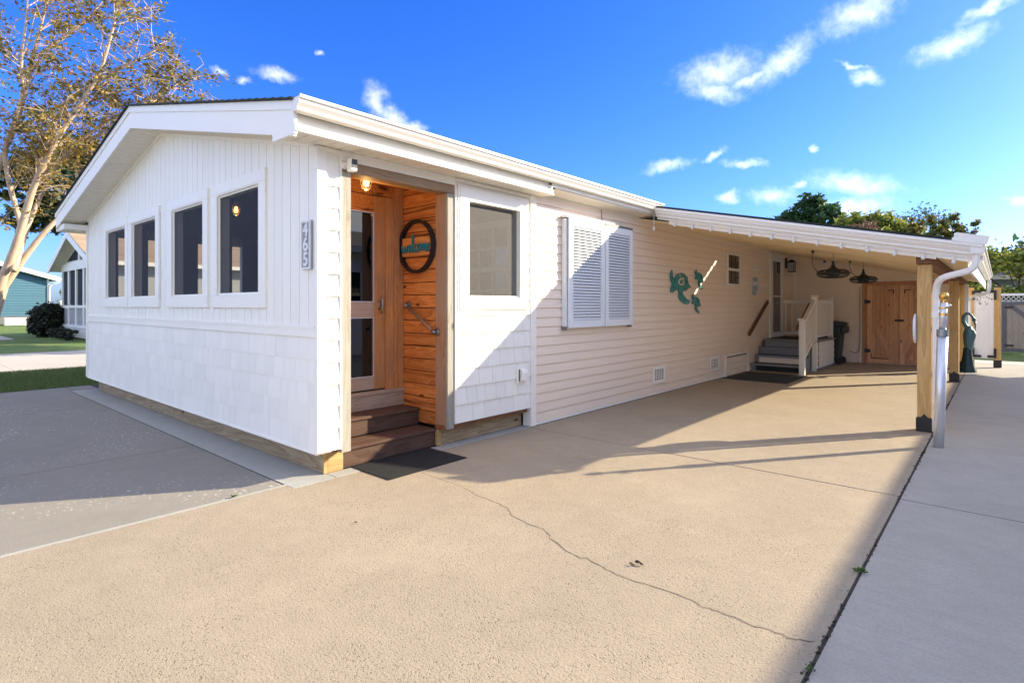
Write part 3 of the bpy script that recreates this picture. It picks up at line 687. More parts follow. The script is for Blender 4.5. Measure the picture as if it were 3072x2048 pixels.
# barn doors
bx(1.586, 3.3, 13.87, 13.899, 1.935, 2.029).build('door_frame', 'barn_frame', bw); bx(1.586, 1.695, 13.87, 13.899, .0, 1.935).build('door_frame', 'barn_frame', bw)
for i, x0 in enumerate((1.70, 2.365)):
    x1 = x0 + .66
    d = bx(x0, x1, 13.868, 13.886, .015, 1.93).build('barn_door', 'barn_frame', H)
    n = 7
    for k in range(n):
        a = x0 + .004 + (x1 - x0 - .008) * k / n; b_ = x0 + .004 + (x1 - x0 - .008) * (k + 1) / n - .009
        bx(a, b_, 13.858, 13.868, .02, 1.926).build('plank', 'barn_wood', d, bevel=.002)
    bx(x0 + .004, x0 + .11, 13.845, 13.8575, .02, 1.926).build('stile', 'barn_wood', d, bevel=.003); bx(x1 - .11, x1 - .004, 13.845, 13.8575, .02, 1.926).build('stile', 'barn_wood' if i == 0 else 'barn_frame', d, bevel=.003)
    bx(x0 + .11, x1 - .11, 13.845, 13.8575, 1.80, 1.926).build('rail', 'barn_wood', d, bevel=.003); bx(x0 + .11, x1 - .11, 13.845, 13.8575, .02, .14).build('rail', 'barn_wood', d, bevel=.003)
    p = [(x0 + .11, 1.2), (x0 + .11, 1.03), (x1 - .19, .14), (x1 - .11, .14), (x1 - .11, .22)] if i == 0 else [(x0 + .11, .22), (x0 + .11, .14), (x0 + .19, .14), (x1 - .11, 1.03), (x1 - .11, 1.2)]
    MB().prism(p, 1, 13.836, 13.8573).build('brace', 'barn_wood' if i == 0 else 'barn_frame', d)
    for zz in (1.53, .32) if i == 0 else ():
        MB().box(x0 - .05, x0 + .02, 13.838, 13.844, zz - .05, zz + .05).prism([(x0 + .02, zz - .045), (x0 + .08, zz - .03), (x0 + .08, zz + .03), (x0 + .02, zz + .045)], 1, 13.838, 13.844).build('hinge', 'bin_green', d)
    cx = x1 - .10 if i == 0 else x0 + .10; s = -1 if i == 0 else 1
    MB().box(cx, cx + s * .12, 13.838, 13.844, 1.80, 1.82).box(cx, cx + s * .022, 13.838, 13.844, 1.72, 1.80).build('corner_bracket', 'black_metal', d)
    if i == 0: MB().box(x0 + .09, x0 + .45, 13.838, 13.844, .13, .148).box(x0 + .09, x0 + .105, 13.838, 13.844, .148, .25).build('corner_bracket', 'black_metal', d)
    if i == 1:
        MB().box(x0 - .09, x0 + .09, 13.832, 13.844, 1.05, 1.10).tube([(x0 - .05, 13.825, 1.075), (x0 + .06, 13.825, 1.075)], .012, 8).build('latch', 'black_metal', d)
        MB().tube([(x0 + .22, 13.84, .99), (x0 + .19, 13.84, .93), (x0 + .16, 13.84, .87)], .012, 6).tube([(x0 + .2, 13.84, .965), (x0 + .36, 13.84, .965)], .006, 6).build('hook', 'gold', d)
# shutters
for i, (y0, y1) in enumerate(((3.385, 4.225), (4.245, 5.005))):
    z0, z1 = 1.148, 2.540; x0, x1 = .075, .105
    s_ = thing('shutter', ('white louvred shutter beside the white sunroom corner, left of the pair', 'white louvred shutter nearest the carport, right of the pair')[i], 'shutter', (.0, (y0 + y1) / 2, z0), group='louvred shutters on the beige wall')
    f = .085
    MB().box(x0, x1, y0, y0 + f, z0, z1).box(x0, x1, y1 - f, y1, z0, z1).box(x0, x1, y0 + f, y1 - f, z1 - f - .01, z1).box(x0, x1, y0 + f, y1 - f, z0, z0 + f + .01).build('frame', 'shutter_white', s_, bevel=.004)
    bx(x0 + .001, x0 + .004, y0 + f, y1 - f, z0 + f, z1 - f).build('backing', 'grey_block', s_)
    n = 31; dz = (z1 - z0 - 2 * f - .02) / n
    me = MB().add([(0, -.5, 0), (.026, -.5, -.030), (.030, -.5, -.026), (.004, -.5, .004), (0, .5, 0), (.026, .5, -.030), (.030, .5, -.026), (.004, .5, .004)],
                  [(0,1,2,3),(7,6,5,4),(0,4,5,1),(1,5,6,2),(2,6,7,3),(3,7,4,0)]).mesh('slat', 'shutter_white')
    for k in range(n):
        o = link('slat', me, s_); o.matrix_parent_inverse = s_.matrix_basis.inverted(); o.location = (x0 + .002, (y0 + y1) / 2, z0 + f + .01 + dz * (k + .85)); o.scale = (1, y1 - y0 - 2 * f, 1)
    MB().box(.016, .1, y0 - .05 if i == 0 else y0 - .008, y1, z1 + .004, z1 + .035).build('head_rail', 'weathered_metal' if i else 'shutter_white', s_, bevel=.003)
    MB().box(.016, .072, y0 - .045 if i == 0 else y0 + .01, y0 - .005 if i == 0 else y0 + .05, z0 + .02, z1 - .01).build('side_channel', 'shutter_white', s_)
    MB().box(.016, .06, y0 + .05, y1 - .05, z0 + .05, z1 - .05).build('window_box', 'white_trim', s_)
    MB().box(.016, .08, y0 - .05 if i == 0 else y1 - .03, y0 - .02 if i == 0 else y1, z0 - .03, z0 + .02).build('stay_bracket', 'weathered_metal', s_)
tag(MB().tube([(.03, 4.27, 2.60), (.035, 4.25, 2.66), (.032, 4.255, 2.76)], .006, 6).build('cable', 'cable'), 'short brown cable rising above the two shutters', 'cable')
# small window on the long wall
fr = MB().box(.014, .044, 8.97, 9.04, 1.835, 2.535).box(.014, .044, 9.68, 9.75, 1.835, 2.535).box(.014, .044, 9.04, 9.68, 2.475, 2.535).box(.014, .044, 9.04, 9.68, 1.835, 1.885).box(.014, .040, 9.04, 9.68, 2.15, 2.205)
win = fr.build('window', 'rail_white', H, bevel=.003)
bx(.0235, .027, 9.04, 9.68, 1.885, 2.15).build('pane', 'dark_glass', win); bx(.0235, .029, 9.04, 9.68, 2.205, 2.475).build('pane', 'dark_glass', win)
bx(.0172, .0205, 9.04, 9.68, 1.885, 2.475).build('blind', 'vent_dark', win)
mu = MB().box(.0295, .035, 9.245, 9.26, 2.205, 2.475).box(.0295, .035, 9.46, 9.475, 2.205, 2.475).box(.0298, .0352, 9.04, 9.68, 2.33, 2.345).box(.0275, .032, 9.245, 9.26, 1.885, 2.15).box(.0275, .032, 9.46, 9.475, 1.885, 2.15).box(.0278, .0322, 9.04, 9.68, 2.01, 2.025)
mu.build('muntin', 'vent_dark', win)
def vent(y0, y1, z0, z1, nx=5, nz=6, name='foundation_vent'):
    f = .05; v_ = MB().box(.016, .036, y0, y0 + f, z0, z1).box(.016, .036, y1 - f, y1, z0, z1).box(.016, .036, y0 + f, y1 - f, z1 - f, z1).box(.016, .036, y0 + f, y1 - f, z0, z0 + f)
    v_ = v_.build(name, 'white_trim', H, bevel=.003)
    bx(.0168, .020, y0 + f, y1 - f, z0 + f, z1 - f).build('mesh_back', 'vent_dark', v_)
    q = MB()
    for i in range(1, nx): yy = y0 + f + (y1 - y0 - 2 * f) * i / nx; q.box(.0205, .027, yy - .007, yy + .007, z0 + f, z1 - f)
    for i in range(1, nz): zz = z0 + f + (z1 - z0 - 2 * f) * i / nz; q.box(.0205, .0265, y0 + f, y1 - f, zz - .005, zz + .005)
    q.build('grille', 'white_trim', v_)
vent(5.79, 6.21, .18, .45); vent(8.11, 8.56, .18, .445); vent(10.56, 10.89, 2.215, 2.37, 3, 4, 'wall_vent')
ap = MB().box(.013, .04, 8.88, 8.95, 0.004, .40).box(.013, .04, 10.2, 10.27, .004, .41).box(.013, .04, 8.88, 10.27, .40, .43).build('access_panel', 'white_trim', H)
bx(.013, .018, 8.95, 10.2, .375, .40).build('slot', 'black_metal', ap)
for k in range(3): MB().prism([(.013, .01 + k * .12), (.032, .011 + k * .12), (.022, .125 + k * .12), (.013, .125 + k * .12)], 1, 8.95, 10.2).build('plank', 'beige_siding', ap)
# storm door
y0, y1, z0, z1 = 11.77, 12.83, .662, 2.72
fr = MB().box(.013, .05, y0, y0 + .09, z0, z1).box(.013, .05, y1 - .09, y1, z0, z1).box(.013, .05, y0 + .09, y1 - .09, z1 - .07, z1).build('storm_door', 'rail_white', H, bevel=.003)
MB().box(.02, .045, y0 + .095, y0 + .2, z0 + .01, z1 - .075).box(.02, .045, y1 - .2, y1 - .095, z0 + .01, z1 - .075).box(.02, .045, y0 + .2, y1 - .2, z1 - .2, z1 - .075).box(.02, .045, y0 + .2, y1 - .2, z0 + .01, z0 + .12).box(.02, .042, y0 + .2, y1 - .2, 1.65, 1.68).build('leaf_frame', 'shutter_white', fr)
bx(.028, .032, y0 + .2, y1 - .2, z0 + .12, 1.65).build('pane', 'dark_glass', fr); bx(.028, .032, y0 + .2, y1 - .2, 1.68, z1 - .2).build('pane', 'dark_glass', fr)
bx(.014, .018, y0 + .2, y1 - .2, z0 + .12, z1 - .2).build('inner_door', 'grey_shake', fr)
# wall lantern by the storm door
wl = thing('wall_lantern', 'dark metal lantern fixed to the wall beside the storm door', 'lantern', (.12, 13.15, 2.5))
MB().box(.014, .04, 13.09, 13.21, 2.40, 2.66).build('back_plate', 'fan_metal', wl)
MB().lathe([(.0, .12), (.04, .115), (.12, .05), (.125, .04), (.01, .04)], (.16, 13.15, 2.5), 4).build('cap', 'fan_metal', wl)
q = MB()
for sx in (-1, 1):
    for sy in (-1, 1): q.box(.16 + sx * .075, .16 + sx * .062, 13.15 + sy * .075, 13.15 + sy * .062, 2.31, 2.545)
q.box(.08, .24, 13.07, 13.23, 2.295, 2.315); q.build('cage', 'fan_metal', wl)
bx(.105, .215, 13.095, 13.205, 2.316, 2.52).build('glass_shade', 'grey_shake', wl)
# outlet on the shake wall
oc = thing('wall_outlet', 'white covered wall outlet low on the shingled sunroom side', 'outlet', (.02, 2.53, .53))
MB().box(.018, .032, 2.458, 2.608, .533, .727).build('plate', 'white_trim', oc, bevel=.004)
MB().prism([(.032, .56), (.085, .57), (.085, .66), (.06, .70), (.032, .705)], 1, 2.505, 2.598).build('cover', 'white_trim', oc, bevel=.006)
MB().box(.0325, .036, 2.485, 2.502, .56, .70).build('slot', 'vent_dark', oc)
# security camera
sc = thing('security_camera', 'small white security camera at the corner of the cedar entry header', 'camera', (.05, .25, 2.6))
MB().lathe([(.035, .010), (.035, .018), (.014, .03), (.014, .05)], (.0, .232, 2.62), 16, 0).build('mount', 'white_trim', sc)
cm = MB().box(.055, .125, .226, .290, 2.555, 2.665).build('body', 'white_trim', sc, bevel=.012)
MB().box(.1255, .129, .234, .284, 2.585, 2.655).build('lens_face', 'black_metal', sc)
# number plaque
pq = thing('house_number', 'grey framed plaque reading 465 on the white gable corner', 'sign', (-.134, -.03, 1.73))
a, b_, z0, z1 = -.207, -.062, 1.732, 2.134
MB().box(a, b_, -.03, -.0095, z0, z1).build('back_plate', 'plaque_back', pq, bevel=.003)
MB().box(a, a + .014, -.042, -.0305, z0, z1).box(b_ - .014, b_, -.042, -.0305, z0, z1).box(a + .014, b_ - .014, -.042, -.0305, z1 - .016, z1).box(a + .014, b_ - .014, -.042, -.0305, z0, z0 + .016).build('border', 'plaque_white', pq)
def text_mesh(txt, size, ext, mat, off=0.):
    cu = bpy.data.curves.new('t', 'FONT'); cu.body = txt; cu.size = size; cu.extrude = ext; cu.offset = off; cu.align_x = 'CENTER'; cu.align_y = 'CENTER'; cu.resolution_u = 6
    o = bpy.data.objects.new('t', cu); C.objects.link(o)
    me = bpy.data.meshes.new_from_object(o.evaluated_get(bpy.context.evaluated_depsgraph_get()))
    bpy.data.objects.remove(o); bpy.data.curves.remove(cu); me.materials.clear(); me.materials.append(MATS[mat]); return me
for k, ch in enumerate('465'):
    o = link('digit', text_mesh(ch, .158, .005, 'plaque_white', .004), pq); o.matrix_parent_inverse = pq.matrix_basis.inverted()
    o.location = ((a + b_) / 2, -.036, z1 - .078 - k * .123); o.rotation_euler = (R(90), 0, 0); o.scale = (1.05, 1, 1)
# welcome sign
ws = thing('welcome_sign', 'round wooden welcome sign with a black hoop and teal script letters', 'sign', (-.44, 1.38, 2.055))
cx, cz, yy = -.441, 2.055, 1.393
q = MB(); n = 48; rr = .268
ring = [(cx + rr * math.cos(2 * math.pi * i / n), yy, cz + rr * math.sin(2 * math.pi * i / n)) for i in range(n + 1)]
for i in range(n):
    a0, a1 = 2 * math.pi * i / n, 2 * math.pi * (i + 1) / n
    P = lambda r_, a_, y_: (cx + r_ * math.cos(a_), y_, cz + r_ * math.sin(a_))
    q.add([P(rr - .014, a0, 1.352), P(rr + .014, a0, 1.352), P(rr + .014, a1, 1.352), P(rr - .014, a1, 1.352), P(rr - .014, a0, 1.400), P(rr + .014, a0, 1.400), P(rr + .014, a1, 1.400), P(rr - .014, a1, 1.400)],
          [(0,1,2,3),(7,6,5,4),(0,3,7,4),(1,5,6,2)])
q.build('hoop', 'black_metal', ws)
hw = .245
MB().prism([(cx - hw, cz - .098), (cx + hw, cz - .098), (cx + hw, cz + .098), (cx - hw, cz + .098)], 1, 1.378, 1.395).build('board', 'cedar_board', ws, bevel=.002)
# cursive strokes, one per letter (x right, y up; unit = x-height)
LET = [('w', [(0,.9),(.15,.2),(.35,.02),(.55,.4),(.62,.9),(.68,.25),(.9,.03),(1.1,.4),(1.15,.9),(1.35,.75)]),
       ('e', [(1.3,.4),(1.6,.45),(1.78,.75),(1.6,.98),(1.42,.7),(1.42,.25),(1.65,.0),(1.95,.2)]),
       ('l', [(1.95,.2),(2.3,1.1),(2.42,1.9),(2.28,2.2),(2.15,1.7),(2.15,.4),(2.32,.02),(2.55,.2)]),
       ('c', [(3.05,.85),(2.85,1.0),(2.62,.75),(2.58,.35),(2.75,.03),(3.05,.15)]),
       ('o', [(3.5,.95),(3.25,.8),(3.15,.4),(3.3,.02),(3.6,.15),(3.7,.6),(3.5,.95),(3.85,.8)]),
       ('m', [(3.95,.95),(4.0,.0),(4.05,.6),(4.25,.98),(4.4,.8),(4.4,.0),(4.45,.6),(4.65,.98),(4.8,.8),(4.8,.2),(4.95,.02)]),
       ('e', [(5.0,.4),(5.3,.45),(5.48,.75),(5.3,.98),(5.12,.7),(5.12,.25),(5.35,.0),(5.7,.2)])]
def smooth(pts, it=2):
    for _ in range(it):
        o = [pts[0]]
        for a_, b2 in zip(pts, pts[1:]): o += [tuple(.75 * p + .25 * q_ for p, q_ in zip(a_, b2)), tuple(.25 * p + .75 * q_ for p, q_ in zip(a_, b2))]
        pts = o + [pts[-1]]
    return pts
for ch, s in LET:
    pts = [(cx + (x_ - 2.85) * .083, 1.366, cz - .062 + y_ * .088) for x_, y_ in smooth(s)]
    MB().tube(pts, .0085, 8).build('letter_' + ch, 'teal_letter', ws, smooth=True)
# cage light in the alcove
def cage_light(name, label, c, drop=.0):
    t = thing(name, label, 'lamp', c)
    x_, y_, z_ = c
    MB().lathe([(.055, .0), (.055, -.02), (.04, -.03), (.035, -.06), (.0, -.06)], c, 16).build('base', 'fan_metal', t)
    MB().lathe([(.012, -.06), (.022, -.085), (.028, -.115), (.022, -.14), (.0, -.15)], c, 12).build('bulb', 'bulb_glow', t, smooth=True)
    q = MB()
    for k in range(6):
        a_ = math.pi * k / 6
        for s in (-1, 1):
            d_ = Vector((math.cos(a_) * s, math.sin(a_) * s, 0)); cc_ = Vector(c)
            q.tube([cc_ + d_ * .05 + Vector((0, 0, -.05)), cc_ + d_ * .056 + Vector((0, 0, -.11)), cc_ + d_ * .04 + Vector((0, 0, -.165)), cc_ + Vector((0, 0, -.19))], .003, 5)
    n = 20
    for rr_, zz in ((.056, -.09), (.054, -.13)): q.tube([(x_ + rr_ * math.cos(2*math.pi*i/n), y_ + rr_ * math.sin(2*math.pi*i/n), z_ + zz) for i in range(n + 1)], .003, 5)
    q.build('cage', 'weathered_metal', t)
    lp = bpy.data.lights.new('lamp', 'POINT'); lp.energy = 1.2; lp.color = (1, .55, .2); lp.shadow_soft_size = .03
    lo = bpy.data.objects.new('lamp_glow', lp); C.objects.link(lo); lo.location = (x_, y_, z_ - .19); lo.parent = t; lo.matrix_parent_inverse = t.matrix_basis.inverted()
    return t
cage_light('cage_light', 'glowing caged bulb on the ceiling of the cedar entry', (-.30, .66, 2.70))
cage_light('cage_light', 'glowing caged bulb inside the sunroom behind the rightmost gable window', (-4.0, 1.0, 2.90))
bx(-4.06, -3.94, .94, 1.06, 2.905, 3.42).build('lamp_drop', 'interior_wood', H)
# turtles
BIG = [(6.465,2.036),(6.494,2.008),(6.494,1.924),(6.531,1.9),(6.59,1.908),(6.612,1.935),(6.687,1.978),(6.824,2.004),(6.949,1.992),(7.044,1.939),(7.076,1.957),(7.092,1.887),(7.148,1.807),(7.238,1.761),(7.189,1.747),(7.108,1.748),(7.06,1.703),(6.98,1.688),(6.902,1.693),(6.878,1.652),(6.98,1.587),(7.076,1.541),(7.14,1.531),(7.181,1.541),(7.172,1.507),(7.132,1.459),(7.044,1.456),(6.933,1.469),(6.809,1.518),(6.717,1.571),(6.732,1.643),(6.702,1.715),(6.657,1.717),(6.538,1.66),(6.465,1.648),(6.4,1.67),(6.414,1.702),(6.45,1.787),(6.479,1.814),(6.407,1.863),(6.392,1.927),(6.428,2.005)]
HOL = [(6.786,1.959,.055,.024),(6.894,1.968,.044,.021),(6.687,1.938,.023,.019),(6.538,1.854,.021,.03),(6.472,1.749,.023,.029),(6.523,1.75,.015,.023),(7.047,1.858,.017,.03),(6.878,1.749,.032,.011),(6.996,1.752,.041,.009),(6.917,1.717,.025,.012),(6.988,1.715,.022,.009),(6.786,1.621,.02,.02),(6.878,1.602,.016,.017),(6.832,1.578,.014,.012),(6.91,1.533,.018,.014),(6.968,1.523,.018,.013),(7.085,1.49,.023,.012),(6.457,1.897,.012,.029)]
GG = [(6.98,1.927),(6.988,1.883),(6.917,1.884),(6.855,1.878),(6.806,1.854),(6.809,1.824),(6.855,1.812),(6.902,1.82),(6.902,1.84),(6.847,1.835),(6.84,1.861),(7.004,1.87),(6.988,1.802),(6.917,1.787),(6.824,1.778),(6.732,1.795),(6.695,1.827),(6.717,1.874),(6.793,1.909),(6.886,1.926)]
SM = [(7.472,2.092),(7.485,2.04),(7.574,2.041),(7.661,2.03),(7.732,1.987),(7.771,1.91),(7.824,1.868),(7.714,1.867),(7.644,1.849),(7.644,1.814),(7.753,1.753),(7.714,1.732),(7.626,1.764),(7.557,1.808),(7.549,1.903),(7.489,1.914),(7.424,1.907),(7.409,1.932),(7.463,1.969),(7.409,2.023)]
SH = [(7.62,1.985,.02,.03),(7.665,1.975,.018,.035),(7.70,1.94,.014,.03),(7.455,2.004,.012,.015),(7.59,1.87,.02,.022),(7.65,1.90,.03,.012),(7.60,1.81,.014,.014)]
def cutout(name, label, outline, holes, polys, off, group):
    cu = bpy.data.curves.new('c', 'CURVE'); cu.dimensions = '2D'; cu.fill_mode = 'BOTH'; cu.extrude = .006
    loops = [outline] + [[(c[0] + c[2] * math.cos(2*math.pi*i/10), c[1] + c[3] * math.sin(2*math.pi*i/10)) for i in range(10)] for c in holes] + polys
    ox, oz = sum(p[0] for p in outline) / len(outline), sum(p[1] for p in outline) / len(outline)
    for lp in loops:
        s = cu.splines.new('POLY'); s.points.add(len(lp) - 1); s.use_cyclic_u = True
        for q_, (u, v_) in zip(s.points, lp): q_.co = (u - ox, v_ - oz, 0, 1)
    o = bpy.data.objects.new('c', cu); C.objects.link(o)
    me = bpy.data.meshes.new_from_object(o.evaluated_get(bpy.context.evaluated_depsgraph_get())); me.name = name
    bpy.data.objects.remove(o); bpy.data.curves.remove(cu); me.materials.clear(); me.materials.append(MATS['teal_paint'])
    t = link(name, me); t.rotation_euler = (R(90), 0, R(90)); t.location = (.028, ox + off[0], oz + off[1])
    return tag(t, label, 'wall art', group)
cutout('turtle_art', 'large teal metal sea turtle with a letter G on the beige wall', smooth(BIG + [BIG[0]], 1)[:-1], HOL, [GG], (0, 0), 'teal sea turtles on the wall')
cutout('turtle_art', 'small teal metal sea turtle, the upper of two beside the large one', SM, SH, [], (0, 0), 'teal sea turtles on the wall')
cutout('turtle_art', 'small teal metal sea turtle, the lower of two beside the large one', SM, SH, [], (-.135, -.445), 'teal sea turtles on the wall')
pl = thing('wall_plaque', 'small pale teal and white driftwood wall plaque under the square vent', 'wall art', (.02, 10.77, 1.68))
for k, (y0, y1, z0, z1, m_) in enumerate([(10.60,10.86,1.98,2.07,'pale_teal'),(10.57,10.97,1.88,1.975,'plaque_white'),(10.6,10.82,1.78,1.875,'pale_teal'),(10.7,10.98,1.80,1.87,'plaque_white') ,(10.57,10.72,1.67,1.775,'pale_teal'),(10.74,10.93,1.70,1.77,'plaque_white')]):
    bx(.014 + .003 * (k % 2), .036 + .006 * (k % 3), y0, y1, z0, z1).build('slat', m_, pl, bevel=.008)
# ------------------------------------------------------------------ stairs
S = thing('stairs', 'grey carport stairs with white skirt leading to the storm door', 'stairs', (.6, 11.3, 0))
NY = [10.45, 10.72, 11.0, 11.28]; NZ = [.162, .33, .498, .662]
for k in range(3):
    bx(.03, 1.06, NY[k], NY[k + 1] + .03, NZ[k] - .03, NZ[k]).build('tread', 'stair_dark', S)
    bx(.03, 1.06, NY[k] - .012, NY[k] - .001, NZ[k] - .045, NZ[k] - .002).build('nosing', 'stair_grey', S)
    bx(.03, .10, NY[k] + .03, NY[k + 1] + .03, .002, NZ[k] - .031).build('stringer', 'stair_grey', S); bx(.99, 1.06, NY[k] + .03, NY[k + 1] + .03, .002, NZ[k] - .031).build('stringer', 'stair_grey', S)
    z0 = NZ[k]; bx(.101, .989, NY[k + 1] + .031, NY[k + 1] + .04, z0 + .002, NZ[k + 1] - .048).build('riser', 'stair_grey', S) if k > 0 else bx(.101, .989, NY[k + 1] + .031, NY[k + 1] + .04, z0 + .002, NZ[k + 1] - .05).build('riser', 'beige_siding', S)
bx(.101, .989, 10.55, 10.56, .003, .115).build('riser', 'stair_mat', S)
bx(.03, 1.20, 11.27, 12.92, .625, .660).build('landing', 'stair_grey', S)
bx(.12, .98, 11.4, 12.75, .6605, .668).build('landing_mat', 'stair_dark', S)
bx(1.06, 1.185, 11.33, 11.345, .003, .62).build('skirt_front', 'stair_grey', S)
for k in range(4): MB().prism([(1.155, .05 + k * .145), (1.178, .051 + k * .145), (1.165, .192 + k * .145), (1.155, .192 + k * .145)], 1, 11.15, 12.88).build('skirt_plank', 'rail_white', S)
bx(1.09, 1.18, 11.125, 11.149, .003, .62).build('skirt_trim', 'rail_white', S)
bx(.10, 1.154, 11.16, 12.86, .0, .62).build('skirt_core', 'stair_grey', S)
RL = thing('railing', 'white vinyl railing with square newel posts on the carport stairs', 'railing', (1.1, 11.4, 0))
for (x_, y_, z0, z1) in ((1.13, 10.18, .0, 1.12), (1.10, 11.30, .62, 1.62), (1.10, 12.86, .655, 1.61)):
    nw = bx(x_ - .052, x_ + .052, y_ - .052, y_ + .052, z0 + .002, z1).build('newel', 'rail_white', RL, bevel=.006)
    MB().lathe([(.075, z1), (.105, z1 + .012), (.11, z1 + .03), (.06, z1 + .055), (.0, z1 + .06)], (x_, y_, 0), 4).build('newel_cap', 'rail_white', nw, bevel=.004).rotation_euler = (0, 0, 0)
def rail(p0, p1, w_, h_, name='rail', m_='rail_white'):
    d_ = (Vector(p1) - Vector(p0)); hz = Vector((d_.x, d_.y, 0)).normalized(); s = Vector((-hz.y, hz.x, 0))
    return MB().sweep([(-w_/2, -h_/2), (w_/2, -h_/2), (w_/2, h_/2), (-w_/2, h_/2)], p0, p1, s).build(name, m_, RL)
rail((1.125, 10.23, 1.06), (1.10, 11.25, 1.52), .07, .09); rail((1.125, 10.23, .30), (1.10, 11.25, .74), .05, .07)
rail((1.10, 11.35, 1.52), (1.10, 12.81, 1.52), .07, .08); rail((1.10, 11.35, .75), (1.10, 12.81, .75), .05, .06)
rail((.02, 12.87, 1.53), (1.05, 12.87, 1.53), .06, .08); rail((.02, 12.87, .74), (1.05, 12.87, .74), .05, .06)
bal = MB().box(-.013, .013, -.013, .013, 0, 1).mesh('baluster', 'rail_white')
def baluster(x_, y_, z0, z1):
    o = link('baluster', bal, RL); o.matrix_parent_inverse = RL.matrix_basis.inverted(); o.location = (x_, y_, z0); o.scale = (1, 1, z1 - z0)
for i in range(9):
    t = (i + .5) / 9; baluster(1.125 - .025 * t, 10.23 + 1.02 * t, .33 + .44 * t, 1.02 + .46 * t)
for i in range(12): t = (i + .5) / 12; baluster(1.10, 11.35 + 1.46 * t, .78, 1.48)
for i in range(7): t = (i + .5) / 7; baluster(.02 + 1.03 * t, 12.87, .77, 1.49)
tag(MB().sweep([(-.022, -.035), (.022, -.035), (.022, .035), (-.022, .035)], (1.02, 10.2, .95), (1.0, 11.32, 1.46), (1, 0, 0)).build('handrail', 'rail_brown'), 'brown wooden handrail along the inner side of the white railing', 'handrail', 'brown stair handrails')
tag(MB().sweep([(-.022, -.032), (.022, -.032), (.022, .032), (-.022, .032)], (.055, 10.24, .80), (.055, 11.54, 1.525), (1, 0, 0)).build('handrail', 'rail_brown'), 'brown wooden handrail mounted on the beige wall by the storm door', 'handrail', 'brown stair handrails')
# bin
bn = thing('wheeled_bin', 'dark green wheeled bin behind the white stair railing', 'bin', (1.06, 13.3, 0))
MB().add([(.84,13.05,.06),(1.22,13.05,.06),(1.22,13.5,.06),(.84,13.5,.06),(.77,12.97,.94),(1.29,12.97,.94),(1.29,13.58,.94),(.77,13.58,.94)], [(0,3,2,1),(4,5,6,7),(0,1,5,4),(1,2,6,5),(2,3,7,6),(3,0,4,7)]).build('body', 'bin_green', bn, bevel=.02)
MB().prism([(.75, .945), (1.33, .945), (1.36, .99), (1.30, 1.03), (.9, 1.075), (.75, 1.03)], 1, 12.94, 13.6).build('lid', 'bin_green', bn, bevel=.015)
MB().box(1.291, 1.375, 13.0, 13.55, .76, .935).build('handle', 'bin_green', bn, bevel=.02)
for y_ in (13.06, 13.44): MB().lathe([(.09, -.025), (.09, .025)], (1.24, y_, .092), 16, 1).build('wheel', 'black_metal', bn)
tag(MB().tube(smooth([(1.32, 13.86, .30), (1.42, 13.85, .24), (1.52, 13.85, .27), (1.56, 13.85, .45), (1.555, 13.85, 1.9)], 2), .008, 6).build('cable', 'cable'), 'thin brown cable looping between the bin and barn door trim', 'cable')
ol = thing('wall_outlet', 'small white outlet box near the soffit on the back carport wall', 'outlet', (.75, 13.88, 2.5))
MB().box(.70, .83, 13.86, 13.884, 2.50, 2.66).build('plate', 'plaque_white', ol, bevel=.004); MB().box(.735, .795, 13.853, 13.8595, 2.545, 2.615).build('socket', 'vent_dark', ol)

# ------------------------------------------------------------------ carport
K = thing('carport', 'lean-to carport roof on wooden posts along the beige side', 'carport', (2.0, 9.5, 0))
CY0, CY1 = 5.32, 13.9
def ct(x): return 2.955 - .218 * x
# roof deck in pieces round a narrow open seam
def deck(x0, x1, y0, y1, name, m_, lo, hi):
    return MB().prism([(x0, ct(x0) + lo), (x1, ct(x1) + lo), (x1, ct(x1) + hi), (x0, ct(x0) + hi)], 1, y0, y1).build(name, m_, K)
SL0, SL1, SX0, SX1 = 9.14, 9.23, .50, 1.25
for (lo, hi, nm, m_) in ((-.004, .014, 'shingles', 'asphalt_shingle'),):
    T0, T1, U0, U1 = SL0 + .275, SL1 + .315, SX0 + .18, SX1 + .23
    deck(.06, 3.98, CY0 + .0, T0, nm, m_, lo, hi); deck(.06, 3.98, T1, CY1, nm, m_, lo, hi); deck(.06, U0, T0, T1, nm, m_, lo, hi); deck(U1, 3.98, T0, T1, nm, m_, lo, hi)
def sof(x0, x1, y0, y1):
    return MB().prism([(x0, soff(x0)), (x1, soff(x1)), (x1, soff(x1) + .01), (x0, soff(x0) + .01)], 1, y0, y1).build('soffit_panel', 'tan_soffit', K)
sof(.025, 3.93, CY0 + .03, SL0); sof(.025, 3.93, SL1, CY1 - .002); sof(.025, SX0, SL0, SL1); sof(SX1, 3.93, SL0, SL1)
for y_ in (6.2, 8.1, 10.0, 11.9):
    MB().prism([(.03, soff(.03) - .003), (3.9, soff(3.9) - .003), (3.9, soff(3.9)), (.03, soff(.03))], 1, y_, y_ + .012).build('soffit_seam', 'tan_soffit', K)
